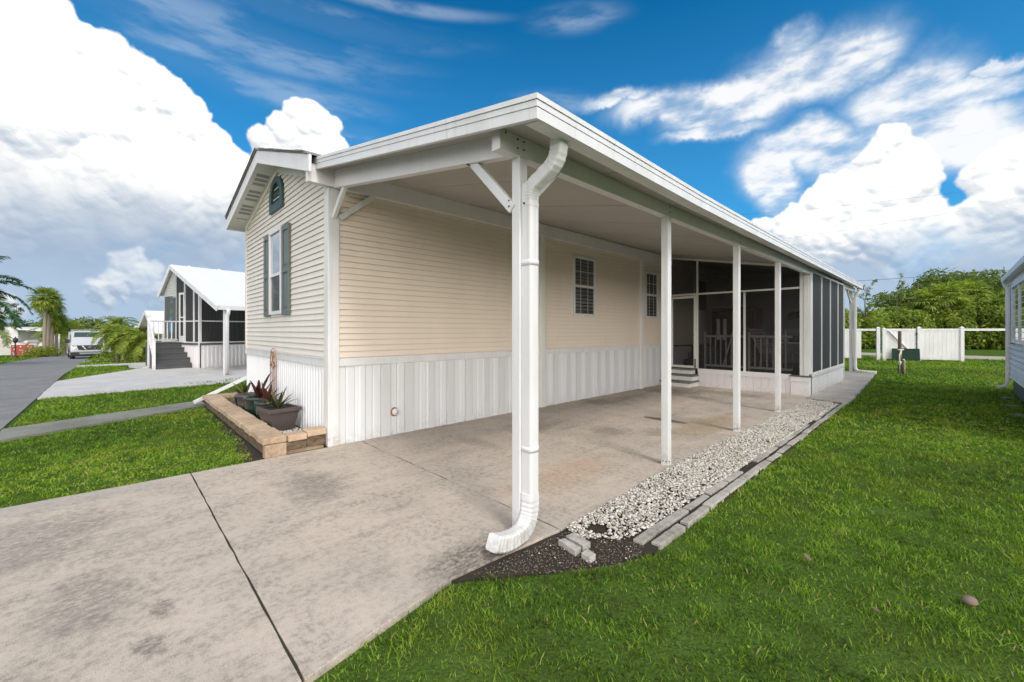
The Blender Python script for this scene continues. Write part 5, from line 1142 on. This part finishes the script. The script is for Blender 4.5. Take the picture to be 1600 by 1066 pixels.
def palm(label, x, y, z, h, kind, n, L, seed, mat='palm', r0=.16, lean=(0, 0), group=None, dead=0, el=(-.3, 1.35), ll=.5, lw=.02, droop=1.6, nl=34, name='palm_tree'):
    rnd = random.Random(seed); t = thing(name, label, 'palm', (x, y, z), 0, group)
    mb = MB(); NP = 10
    mb.tube([(lean[0]*(k/NP)**1.5, lean[1]*(k/NP)**1.5, -.1+(h+.1)*k/NP) for k in range(NP+1)], r0, 9, [r0*(1.25-.35*k/NP+.05*(k % 2)) for k in range(NP+1)]); mb.build('trunk', 'trunk', t)
    def crownof(n, el, nm, mt, tv, L_, dr):
        V = []; T = []; tt = []
        for k in range(n):
            az = k*2.399+rnd.uniform(-.2, .2); e = el[0]+(el[1]-el[0])*((k+.5)/n)
            if kind == 'feather': v, f, q = frond_arrays(L_*rnd.uniform(.85, 1.1), dr*rnd.uniform(.8, 1.1), nl, ll, lw, rnd, e, .5, tv)
            else: v, f, q = fan_arrays(L_*.6*rnd.uniform(.85, 1.1), L_*.5, rnd, e, 18, tv)
            M_ = Matrix.Translation((lean[0], lean[1], h)) @ Matrix.Rotation(az, 4, 'Z'); b = len(V)
            V += [M_ @ p for p in v]; T += [tuple(b+i for i in ff) for ff in f]; tt += q
        return npmesh(nm, [tuple(v) for v in V], T, mt, tt, t)
    crownof(n, el, 'crown', mat, (.15, .95), L, droop)
    if dead: crownof(dead, (-1.45, -.9), 'dead_fronds', 'deadleaf', (0, 1), L*.7, .3)
    return t
# fan palm group across the street
for k, (px, D, h, n, lab) in enumerate(((69, 40, 5.6, 26, 'tall fan palm, leftmost trunk of the group beside the hedge'), (75, 41, 5.2, 24, 'fan palm second from the left in the group beside the hedge'), (81, 42.5, 4.1, 22, 'shorter fan palm, third trunk of the group beside the hedge'), (87, 43, 3.4, 22, 'lowest fan palm, right trunk of the group beside the hedge'))):
    x, y = atd(px, D); palm(lab, x, y, gz(x)-.1, h-.0, 'fan', n+14, 1.5-.06*k, 200+k, 'palm', .115, (.1*(-1)**k, .1), 'fan palms beside the hedge', 3, (-1.0, 1.4))
for k, (px, D, h, lab) in enumerate(((100, 48, 2.6, 'feathery palm right of the fan palm group'), (112, 50, 2.5, 'feathery palm nearest the van along the far street side'), (94, 52, 3.0, 'feathery palm behind the white entrance posts'))):
    x, y = atd(px, D); palm(lab, x, y, gz(x)-.1, h, 'feather', 22, 2.9, 210+k, 'palm', .18, (0, 0), None, 0, (-.2, 1.3), .7, .04)
# coconut like palm entering at the left edge
x, y = atd(-62, 21); palm('tall palm with long arching fronds entering the frame at the left edge', x, y, gz(x)-.3, 4.1, 'feather', 17, 3.2, 220, 'palmdk', .15, (0, 0), None, 0, (-.3, 1.1), .55, .035, 1.5, 70)
x, y = atd(-35, 30); palm('smaller bright palm low at the left edge', x, y, gz(x)-.3, 3.1, 'feather', 18, 2.6, 221, 'palm', .15, (0, 0), None, 0, (-.3, 1.1), .6, .03, 1.5, 44)
# pygmy date palm cluster
pg = [(184, 24.2, 1.75, 'robust young date palm at the street end of the cluster beside the van'), (198, 23.0, 1.5, 'low date palm in the middle of the cluster'), (212, 23.8, 1.55, 'date palm standing behind the middle of the cluster'), (224, 21.8, 1.25, 'date palm nearest the stairs of the grey house'), (184, 26.5, 2.35, 'tallest date palm rising behind the cluster'), (150, 27, 1.9, 'date palm partly in front of the van')]
for k, (px, D, h, lab) in enumerate(pg):
    if k == 5: continue
    x, y = atd(px, D); palm(lab, x, y, gz(x)-.05, h-.15, 'feather', 34, 1.35, 230+k, 'palm', .10, (random.uniform(-.15, .15), random.uniform(-.15, .15)), 'date palms between the driveways', 5, (-.6, 1.35), .27, .022, 2.0, 34, 'date_palm')
# sabal palms in the thicket
for k, (px, D, h, lab) in enumerate(((1478, 33.4, 4.0, 'cabbage palm with brown hanging fronds in front of the tallest tree'), (1450, 33.8, 3.55, 'cabbage palm with drooping fronds left of its taller twin'), (1512, 34.2, 4.3, 'cabbage palm half hidden by leaves right of the brown fronded one'))):
    x, y = cfw(px, D); palm(lab, x, y, 0, h, 'fan', 24, 1.7, 240+k, 'leaf', .2, (0, 0), None, 9)
# hedge and far tree belt on the left
for k, (px, D) in enumerate(((47, 39), (56, 39.5), (65, 38.5), (74, 39), (81, 40.5))):
    x, y = atd(px, D); t = thing('hedge_bush', ['yellow green bush at the left end of the hedge', 'yellow green hedge bush second from the left', 'yellow green hedge bush in front of the fan palm trunks', 'yellow green hedge bush second from the right', 'yellow green bush at the right end of the hedge'][k], 'bush', (x, y, gz(x)-.1))
    mb = MB(); mb.tube([(0, 0, 0), (.05, 0, .6)], .04, 6); mb.build('stem', 'bark', t)
    leafcloud('leaves', crown_clumps(.6, .7, .2, 12, 300+k, (.4, .7)), 420, .07, 'hedge', t, 300+k)
far = [(-10, 75, 3.6, 4.2), (25, 80, 4.2, 4.6), (42, 78, 3.4, 5.0), (62, 84, 3.4, 4.4), (118, 78, 3.6, 4.6), (134, 72, 3.2, 5.0), (148, 80, 4.0, 5.4), (100, 84, 3.4, 4.6), (170, 82, 4.0, 4.6), (205, 85, 4.2, 4.6), (240, 84, 4.2, 4.2), (-60, 70, 4, 5), (12, 60, 2.2, 3.6)]
pf = [tree('far_tree', 'hazy grey green tree in the distant belt along the street horizon', 'tree', 0, 0, 0, 3.6, 3.4, 1.2, 22, 'leafgrey', 320+k, 60, .30, 'distant trees on the street horizon') for k in range(3)]
for k, (px, D, R_, hh) in enumerate(far):
    o = pf[k] if k < 3 else copy_tree(pf[k % 3]); x, y = atd(px, D); o.location = (x, y, gz(x)-.2); s = R_/3.6; o.scale = (s, s, hh/4.9); o.rotation_euler = (0, 0, k*2.1)
x, y = atd(26, 70); t = thing('pine_tree', 'tall wispy grey green pine rising above the far white carport', 'tree', (x, y, gz(x))); mb = MB(); mb.tube([(0, 0, -.2), (.1, 0, 3), (-.1, 0, 8.2)], .1, 6, [.14, .1, .03]); mb.build('trunk', 'bark', t)
rr = random.Random(5); leafcloud('crown', [(rr.uniform(-1.2, 1.2)*(1.1-k/16), rr.uniform(-.5, .5), 3.4+k*.32, rr.uniform(.3, .6), .5) for k in range(16)], 160, .16, 'leafgrey', t, 7, shell=.1)
# shrubs and rocks under the palm cluster
for k, (px, D) in enumerate(((158, 23.3), (178, 22.5), (208, 22.2))):
    x, y = atd(px, D); t = thing('shrub', ['low green shrub at the street end under the date palms', 'low green shrub in the middle under the date palms', 'low green shrub under the date palms nearest the stairs'][k], 'shrub', (x, y, gz(x)-.05))
    mb = MB(); mb.tube([(0, 0, 0), (.02, 0, .3)], .03, 6); mb.build('stem', 'bark', t); leafcloud('leaves', crown_clumps(.4, .35, .1, 8, 330+k, (.4, .7)), 500, .05, 'leaf', t, 330+k)
# ------------------------------------------------------------------ camera
cam = bpy.data.cameras.new('camera'); co = bpy.data.objects.new('camera', cam); C.objects.link(co); S.camera = co
co.location = (0, 0, H); co.rotation_euler = (R(90), 0, math.atan2(.7233, .6905)); cam.sensor_width = 36; cam.lens = 36*F/1600; cam.shift_y = -16/1600; cam.clip_start = .05; cam.clip_end = 4000
# ------------------------------------------------------------------ daylight
SUN_EL, SUN_AZ = 46, -14        # azimuth measured from +x towards +y
sd = Vector((math.cos(R(SUN_EL))*math.cos(R(SUN_AZ)), math.cos(R(SUN_EL))*math.sin(R(SUN_AZ)), math.sin(R(SUN_EL))))
sl = bpy.data.lights.new('sun', 'SUN'); sl.energy = 1.7; sl.angle = R(16); sl.color = (1, .95, .88)
so = bpy.data.objects.new('sun', sl); C.objects.link(so); so.rotation_euler = sd.to_track_quat('Z', 'Y').to_euler(); so.location = (8, -3, 20)
# ------------------------------------------------------------------ sky: Nishita blue with cloud layers computed here and fixed to compass directions
PPR = 1150.0; AZ0, AZ1, EL0, EL1 = -1.32, 1.32, -.04, 1.16       # window of the sky vault in radians, azimuth measured from north-west (where the lens looks)
NX, NY = int((AZ1-AZ0)*PPR), int((EL1-EL0)*PPR)
def azel(px, py):
    return math.atan((px-800)/F), math.atan2(-(py-517)/F, math.hypot(1, (px-800)/F))
def upn(ny, nx, cy, cx, r):     # smooth value noise on a cy x cx lattice
    G = r.random((cy+3, cx+3)).astype(np.float32); y = np.linspace(0, cy, ny, dtype=np.float32); x = np.linspace(0, cx, nx, dtype=np.float32)
    iy = np.minimum(y.astype(int), cy); ix = np.minimum(x.astype(int), cx); fy_ = y-iy; fx2 = x-ix; fy_ = fy_*fy_*(3-2*fy_); fx2 = fx2*fx2*(3-2*fx2)
    A = G[iy]*(1-fy_)[:, None]+G[iy+1]*fy_[:, None]; return A[:, ix]*(1-fx2)+A[:, ix+1]*fx2
def fbm(cy, cx, octs, seed, pers=.5):
    r = np.random.default_rng(seed); o = np.zeros((NY, NX), np.float32); a = 1; s = 0
    for k in range(octs): o += a*upn(NY, NX, cy*2**k, cx*2**k, r); s += a; a *= pers
    return o/s
def blur(A, n):
    for ax in (0, 1):
        for _ in range(2):
            c = np.cumsum(np.pad(A, [(n+1, n) if i == ax else (0, 0) for i in (0, 1)], mode='edge'), axis=ax, dtype=np.float64)
            A = ((c[2*n+1:]-c[:-2*n-1]) if ax == 0 else (c[:, 2*n+1:]-c[:, :-2*n-1]))/(2*n+1)
    return A.astype(np.float32)
def ss(x, a, b): t = np.clip((x-a)/(b-a), 0, 1); return t*t*(3-2*t)
CUM = [  # picture measurements of the banks: centre and radii, converted to angles on the vault
 (-60, 60, 170, 170), (60, 330, 330, 130), (0, 170, 170, 150), (60, 60, 80, 90), (150, 75, 45, 38), (205, 110, 60, 40), (235, 245, 80, 60), (100, 140, 70, 60), (20, 120, 120, 90), (150, 180, 110, 80), (250, 150, 50, 45), (285, 190, 50, 45), (325, 225, 38, 34), (350, 262, 38, 38), (370, 305, 45, 45), (200, 320, 200, 120), (430, 310, 60, 50),
 (480, 190, 36, 33), (508, 205, 26, 28), (425, 228, 26, 24), (500, 236, 40, 36), (470, 262, 70, 36), (530, 260, 18, 24), (455, 212, 30, 30),
 (1388, 215, 32, 26), (1358, 235, 26, 24), (1420, 262, 48, 44), (1395, 300, 70, 50), (1340, 305, 60, 46), (1300, 330, 70, 44), (1262, 365, 66, 42), (1385, 370, 120, 60), (1265, 398, 70, 28), (1185, 352, 22, 14), (1470, 330, 14, 26), (1463, 292, 8, 18), (1235, 345, 30, 30),
 (1500, 355, 40, 34), (1525, 275, 26, 24), (1560, 262, 46, 40), (1600, 245, 60, 46), (1580, 330, 90, 70), (1490, 395, 150, 40), (1660, 300, 120, 110), (1640, 220, 50, 30)]
LOW = [(210, 402, 20, 24), (196, 440, 26, 30), (246, 440, 24, 32), (226, 425, 16, 34), (160, 462, 30, 22), (20, 485, 40, 22), (300, 470, 60, 30), (330, 440, 30, 20)]
def puffs(items, seed, dens=1.0):
    rr = random.Random(seed); out = []
    for (px, py, rx, ry) in items:
        a0, e0 = azel(px, py); a1, _ = azel(px+rx, py); _, e1 = azel(px, py-ry); ra = max(.004, a1-a0); re = max(.004, e1-e0); m = min(ra, re)
        n = int(30*dens+26*max(ra, re)/.06)
        for k in range(n):
            t = rr.uniform(0, 2*PI); u = rr.random()**.45; s = min(m, .11)*rr.uniform(.18, .55)
            jj = rr.uniform(.93, 1.04); x = a0+(ra*jj-s*.75)*u*math.cos(t); y = e0+(re*jj-s*.75)*u*math.sin(t); z = m*.7*(1-u*u)
            out.append((x, y, z, s))
            for q in range(10):
                t2 = rr.uniform(0, 2*PI); f = rr.uniform(.5, 1.0); s2 = s*rr.uniform(.14, .45)
                out.append((x+s*f*math.cos(t2), y+s*f*math.sin(t2)*.95, z+s*math.sqrt(max(0, 1-f*f))*.8, s2))
    return out
def stamp(pf):
    Hh = np.full((NY, NX), -1.0, np.float32)
    for (x, y, z, s) in pf:
        cx = (x-AZ0)*PPR; cy = (y-EL0)*PPR; rp = s*PPR
        x0, x1, y0, y1 = int(max(0, cx-rp)), int(min(NX-1, cx+rp+1)), int(max(0, cy-rp)), int(min(NY-1, cy+rp+1))
        if x1 <= x0 or y1 <= y0: continue
        X = (np.arange(x0, x1, dtype=np.float32)-cx)/rp; Y = (np.arange(y0, y1, dtype=np.float32)-cy)/rp
        d = 1-X[None]**2-Y[:, None]**2; hh = np.where(d > 0, z+s*np.sqrt(np.maximum(d, 0)), -1); V_ = Hh[y0:y1, x0:x1]; np.maximum(V_, hh, out=V_)
    return Hh
def core(Hh, items):
    for (px, py, rx, ry) in items:
        a0, e0 = azel(px, py); a1, _ = azel(px+rx, py); _, e1 = azel(px, py-ry)
        q = ((AZ-a0)/(a1-a0))**2+((EL-e0)/(e1-e0))**2; np.maximum(Hh, np.where(q < .55, .3*min(a1-a0, e1-e0)*(1-q), -1).astype(np.float32), out=Hh)
    return Hh
W1 = fbm(14, 30, 6, 1, .6)-.5; W2 = fbm(14, 30, 6, 2, .6)-.5
iy, ix = np.mgrid[0:NY, 0:NX]
def warp(A, amt):
    yy = np.clip(iy+(W1*amt*PPR).astype(int), 0, NY-1); xx = np.clip(ix+(W2*amt*PPR).astype(int), 0, NX-1); return A[yy, xx]
AZ = (AZ0+ix/PPR).astype(np.float32); EL = (EL0+iy/PPR).astype(np.float32)
def cumulus(items, seed, wamt, edge):
    Hh = warp(core(stamp(puffs(items, seed)), items), wamt); m = (Hh > 0).astype(np.float32)
    a = ss(blur(m, 4)+.55*(W1*.8+(fbm(120, 260, 3, seed+9, .6)-.5)*1.1), .5-edge, .5+edge)*ss(blur(m, 6), .02, .4)
    Hs = blur(np.where(Hh > 0, Hh, 0), 3)+.004*(fbm(90, 200, 4, seed+3, .6)-.5); gy, gx = np.gradient(Hs*PPR)
    n = np.sqrt(gx*gx+gy*gy+1); fine_ = (-.25*gx-(-.95)*(-gy)*1.0+.55)/n
    Hb = blur(np.where(Hh > 0, Hh, 0), 22); by, bx_ = np.gradient(Hb*PPR); broad_ = (-.2*bx_-.9*by*1.6)/np.sqrt(bx_*bx_+by*by*2.5+1)
    return a, np.clip(fine_, -1, 1), broad_
a1_, f1_, b1_ = cumulus(CUM, 3, .06, .36)
a2_, f2_, b2_ = cumulus(LOW, 4, .09, .5)
base_ = fbm(5, 11, 6, 21, .55)
side = ss(AZ, -.2, .2)        # 0 left bank, 1 right bank
lo_ = np.where(side < .5, .17, .07); hi_ = np.where(side < .5, .34, .22)
hgt = ss(EL+(base_-.5)*.28, lo_-.10, hi_)
lum = .60+.39*hgt+(.04+.26*hgt)*(f1_-.40)+.10*b1_
lum = np.clip(lum, .45, 1.25)
def colr(l):  # grey blue in the thick bases, warm white on the heads
    k = np.clip((l-.52)/.45, 0, 1)[..., None]; return (np.array([.36, .46, .60])*(1-k)+np.array([1.02, 1.02, 1.0])*k)*np.maximum(1, l/.97)[..., None]
RGB = np.zeros((NY, NX, 3), np.float32); AL = np.zeros((NY, NX), np.float32)
def over(c, a):
    global RGB, AL
    na = a+AL*(1-a); RGB = (c*a[..., None]+RGB*(AL*(1-a))[..., None])/np.maximum(na, 1e-4)[..., None]; AL = na
def field(items, soft=1.0):
    o = np.zeros((NY, NX), np.float32)
    for (px, py, rx, ry) in items:
        a0, e0 = azel(px, py); a1, _ = azel(px+rx, py); _, e1 = azel(px, py-ry); q = ((AZ-a0)/(a1-a0))**2+((EL-e0)/(e1-e0))**2; o = np.maximum(o, np.exp(-q*1.1*soft))
    return o
hz_ = field([(0, 420, 300, 110), (150, 470, 260, 60), (330, 440, 120, 70), (1300, 470, 250, 60), (1600, 430, 250, 70), (800, 500, 900, 26), (1300, 420, 120, 40)])
hcol = np.array([.37, .50, .68])*(1-(.35*base_+.1)[..., None])+np.array([.62, .70, .80])*(.35*base_+.1)[..., None]
over(hcol, np.clip(hz_*1.5, 0, .96))
st1 = fbm(26, 22, 8, 31, .58); st2 = fbm(60, 90, 5, 32, .62)
thin = warp(field([(1270, 110, 130, 52), (1130, 170, 110, 34), (1430, 200, 140, 60), (1330, 240, 110, 40), (1250, 105, 110, 45), (1330, 95, 90, 45), (1245, 65, 40, 28), (1180, 150, 90, 40), (1070, 165, 120, 26), (960, 158, 60, 14), (1420, 150, 120, 55), (1540, 130, 90, 26), (1450, 205, 160, 40), (1250, 225, 90, 36), (1200, 265, 50, 40), (1220, 300, 40, 40), (1500, 225, 130, 45), (1120, 205, 90, 14), (1580, 90, 60, 12)]), .05)
ta = ss(thin, .05, .66)*(.38+.60*ss(st1*.9+st2*.1, .28, .64))
over(np.array([.60, .72, .86])+(np.array([1.0, 1.0, 1.0])-np.array([.60, .72, .86]))*ss(ta, .25, 1.0)[..., None], np.clip(ta, 0, .92))
cir = (field([(330, 45, 260, 40), (480, 25, 200, 22), (640, 14, 120, 10), (300, 90, 120, 30), (560, 212, 40, 16), (450, 150, 120, 24), (430, 95, 130, 16), (900, 30, 60, 20), (850, 165, 60, 18)], .6))
over(np.array([.66, .76, .88])*np.ones((NY, NX, 1)), ss(cir, .1, .95)*(.05+.26*ss(fbm(34, 16, 7, 41, .55), .42, .68)))
over(colr(lum), a1_*ss(EL+.10*(base_-.5)+.05*(st2-.5), .05, .17))
lum2 = np.clip(.66+.25*ss(EL, .02, .2)+.22*(f2_-.3)+.15*b2_, .5, 1.1); over(colr(lum2), a2_*.85*ss(base_, .2, .55))
img = bpy.data.images.new('cloud_layers', NX, NY, alpha=True, float_buffer=True); img.alpha_mode = 'CHANNEL_PACKED'; img.colorspace_settings.name = 'Non-Color'
img.pixels.foreach_set(np.concatenate([RGB, AL[..., None]], 2).astype(np.float32).ravel()); img.update(); img.pack()
del RGB, iy, ix, W1, W2, AZ, EL
wd = bpy.data.worlds.new('World'); S.world = wd; wd.use_nodes = True; nt = wd.node_tree; L = nt.links
bg = nt.nodes['Background']; bg.inputs['Strength'].default_value = .1
sky = N(nt, 'ShaderNodeTexSky', sky_type='NISHITA'); sky.sun_disc = False; sky.sun_elevation = R(SUN_EL); sky.sun_rotation = R(90-SUN_AZ)
sky.air_density = 1.0; sky.dust_density = .3; sky.ozone_density = 3
tc = N(nt, 'ShaderNodeTexCoord').outputs['Generated']
def vm(op, a, b=None):
    n = N(nt, 'ShaderNodeVectorMath', operation=op)
    for i, v in enumerate((a, b)):
        if isinstance(v, tuple): n.inputs[i].default_value = v
        elif v is not None: L.new(v, n.inputs[i])
    return n.outputs
rgt = vm('DOT_PRODUCT', tc, (.6905, .7233, 0))['Value']; fwd = vm('DOT_PRODUCT', tc, (-.7233, .6905, 0))['Value']
sep = N(nt, 'ShaderNodeSeparateXYZ'); L.new(tc, sep.inputs[0]); el = sep.outputs[2]
U = mth(nt, 'DIVIDE', mth(nt, 'SUBTRACT', mth(nt, 'ARCTAN2', rgt, fwd), AZ0), AZ1-AZ0)
Vv = mth(nt, 'DIVIDE', mth(nt, 'SUBTRACT', mth(nt, 'ARCSINE', el), EL0), EL1-EL0)
cmb = N(nt, 'ShaderNodeCombineXYZ'); L.new(U, cmb.inputs[0]); L.new(Vv, cmb.inputs[1])
it = N(nt, 'ShaderNodeTexImage', image=img, extension='CLIP', interpolation='Linear'); L.new(cmb.outputs[0], it.inputs[0])
blue = mixc(nt, 1.0, sky.outputs[0], SKYTINT, 'MULTIPLY')
hz = N(nt, 'ShaderNodeMapRange'); hz.inputs[1].default_value = .0; hz.inputs[2].default_value = .6; L.new(el, hz.inputs[0])
blue = mixc(nt, ramp(nt, hz.outputs[0], [(0.0, .8), (.4, .4), (1.0, 0.0)]), blue, (1.0, 3.6, 7.0))
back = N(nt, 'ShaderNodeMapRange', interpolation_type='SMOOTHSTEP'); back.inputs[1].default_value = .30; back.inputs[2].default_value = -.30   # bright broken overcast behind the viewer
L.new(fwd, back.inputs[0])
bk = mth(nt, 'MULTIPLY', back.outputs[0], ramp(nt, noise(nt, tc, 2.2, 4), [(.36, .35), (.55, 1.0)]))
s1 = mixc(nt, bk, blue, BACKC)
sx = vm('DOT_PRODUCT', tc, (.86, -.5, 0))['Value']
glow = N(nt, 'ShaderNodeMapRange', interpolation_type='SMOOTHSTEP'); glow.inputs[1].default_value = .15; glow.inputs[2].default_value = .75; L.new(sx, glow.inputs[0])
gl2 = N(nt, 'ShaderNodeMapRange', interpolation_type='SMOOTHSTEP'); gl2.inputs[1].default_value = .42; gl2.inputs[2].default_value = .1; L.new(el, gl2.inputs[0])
s1 = mixc(nt, mth(nt, 'MULTIPLY', glow.outputs[0], gl2.outputs[0]), s1, (33.0, 31.0, 28.5))      # unseen sky low in the south east, brightened to light the long wall
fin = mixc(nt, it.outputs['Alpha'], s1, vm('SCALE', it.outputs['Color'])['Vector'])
[n for n in nt.nodes if n.bl_idname == 'ShaderNodeVectorMath' and n.operation == 'SCALE'][0].inputs['Scale'].default_value = 8.1
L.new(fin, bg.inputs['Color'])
# ------------------------------------------------------------------ view
S.view_settings.view_transform = 'Standard'; S.view_settings.look = 'None'; S.view_settings.exposure = EXPO; S.view_settings.gamma = 1
S.render.engine = 'CYCLES'; S.render.resolution_x = 1024; S.render.resolution_y = 682
S.cycles.max_bounces = 8; S.cycles.transparent_max_bounces = 12
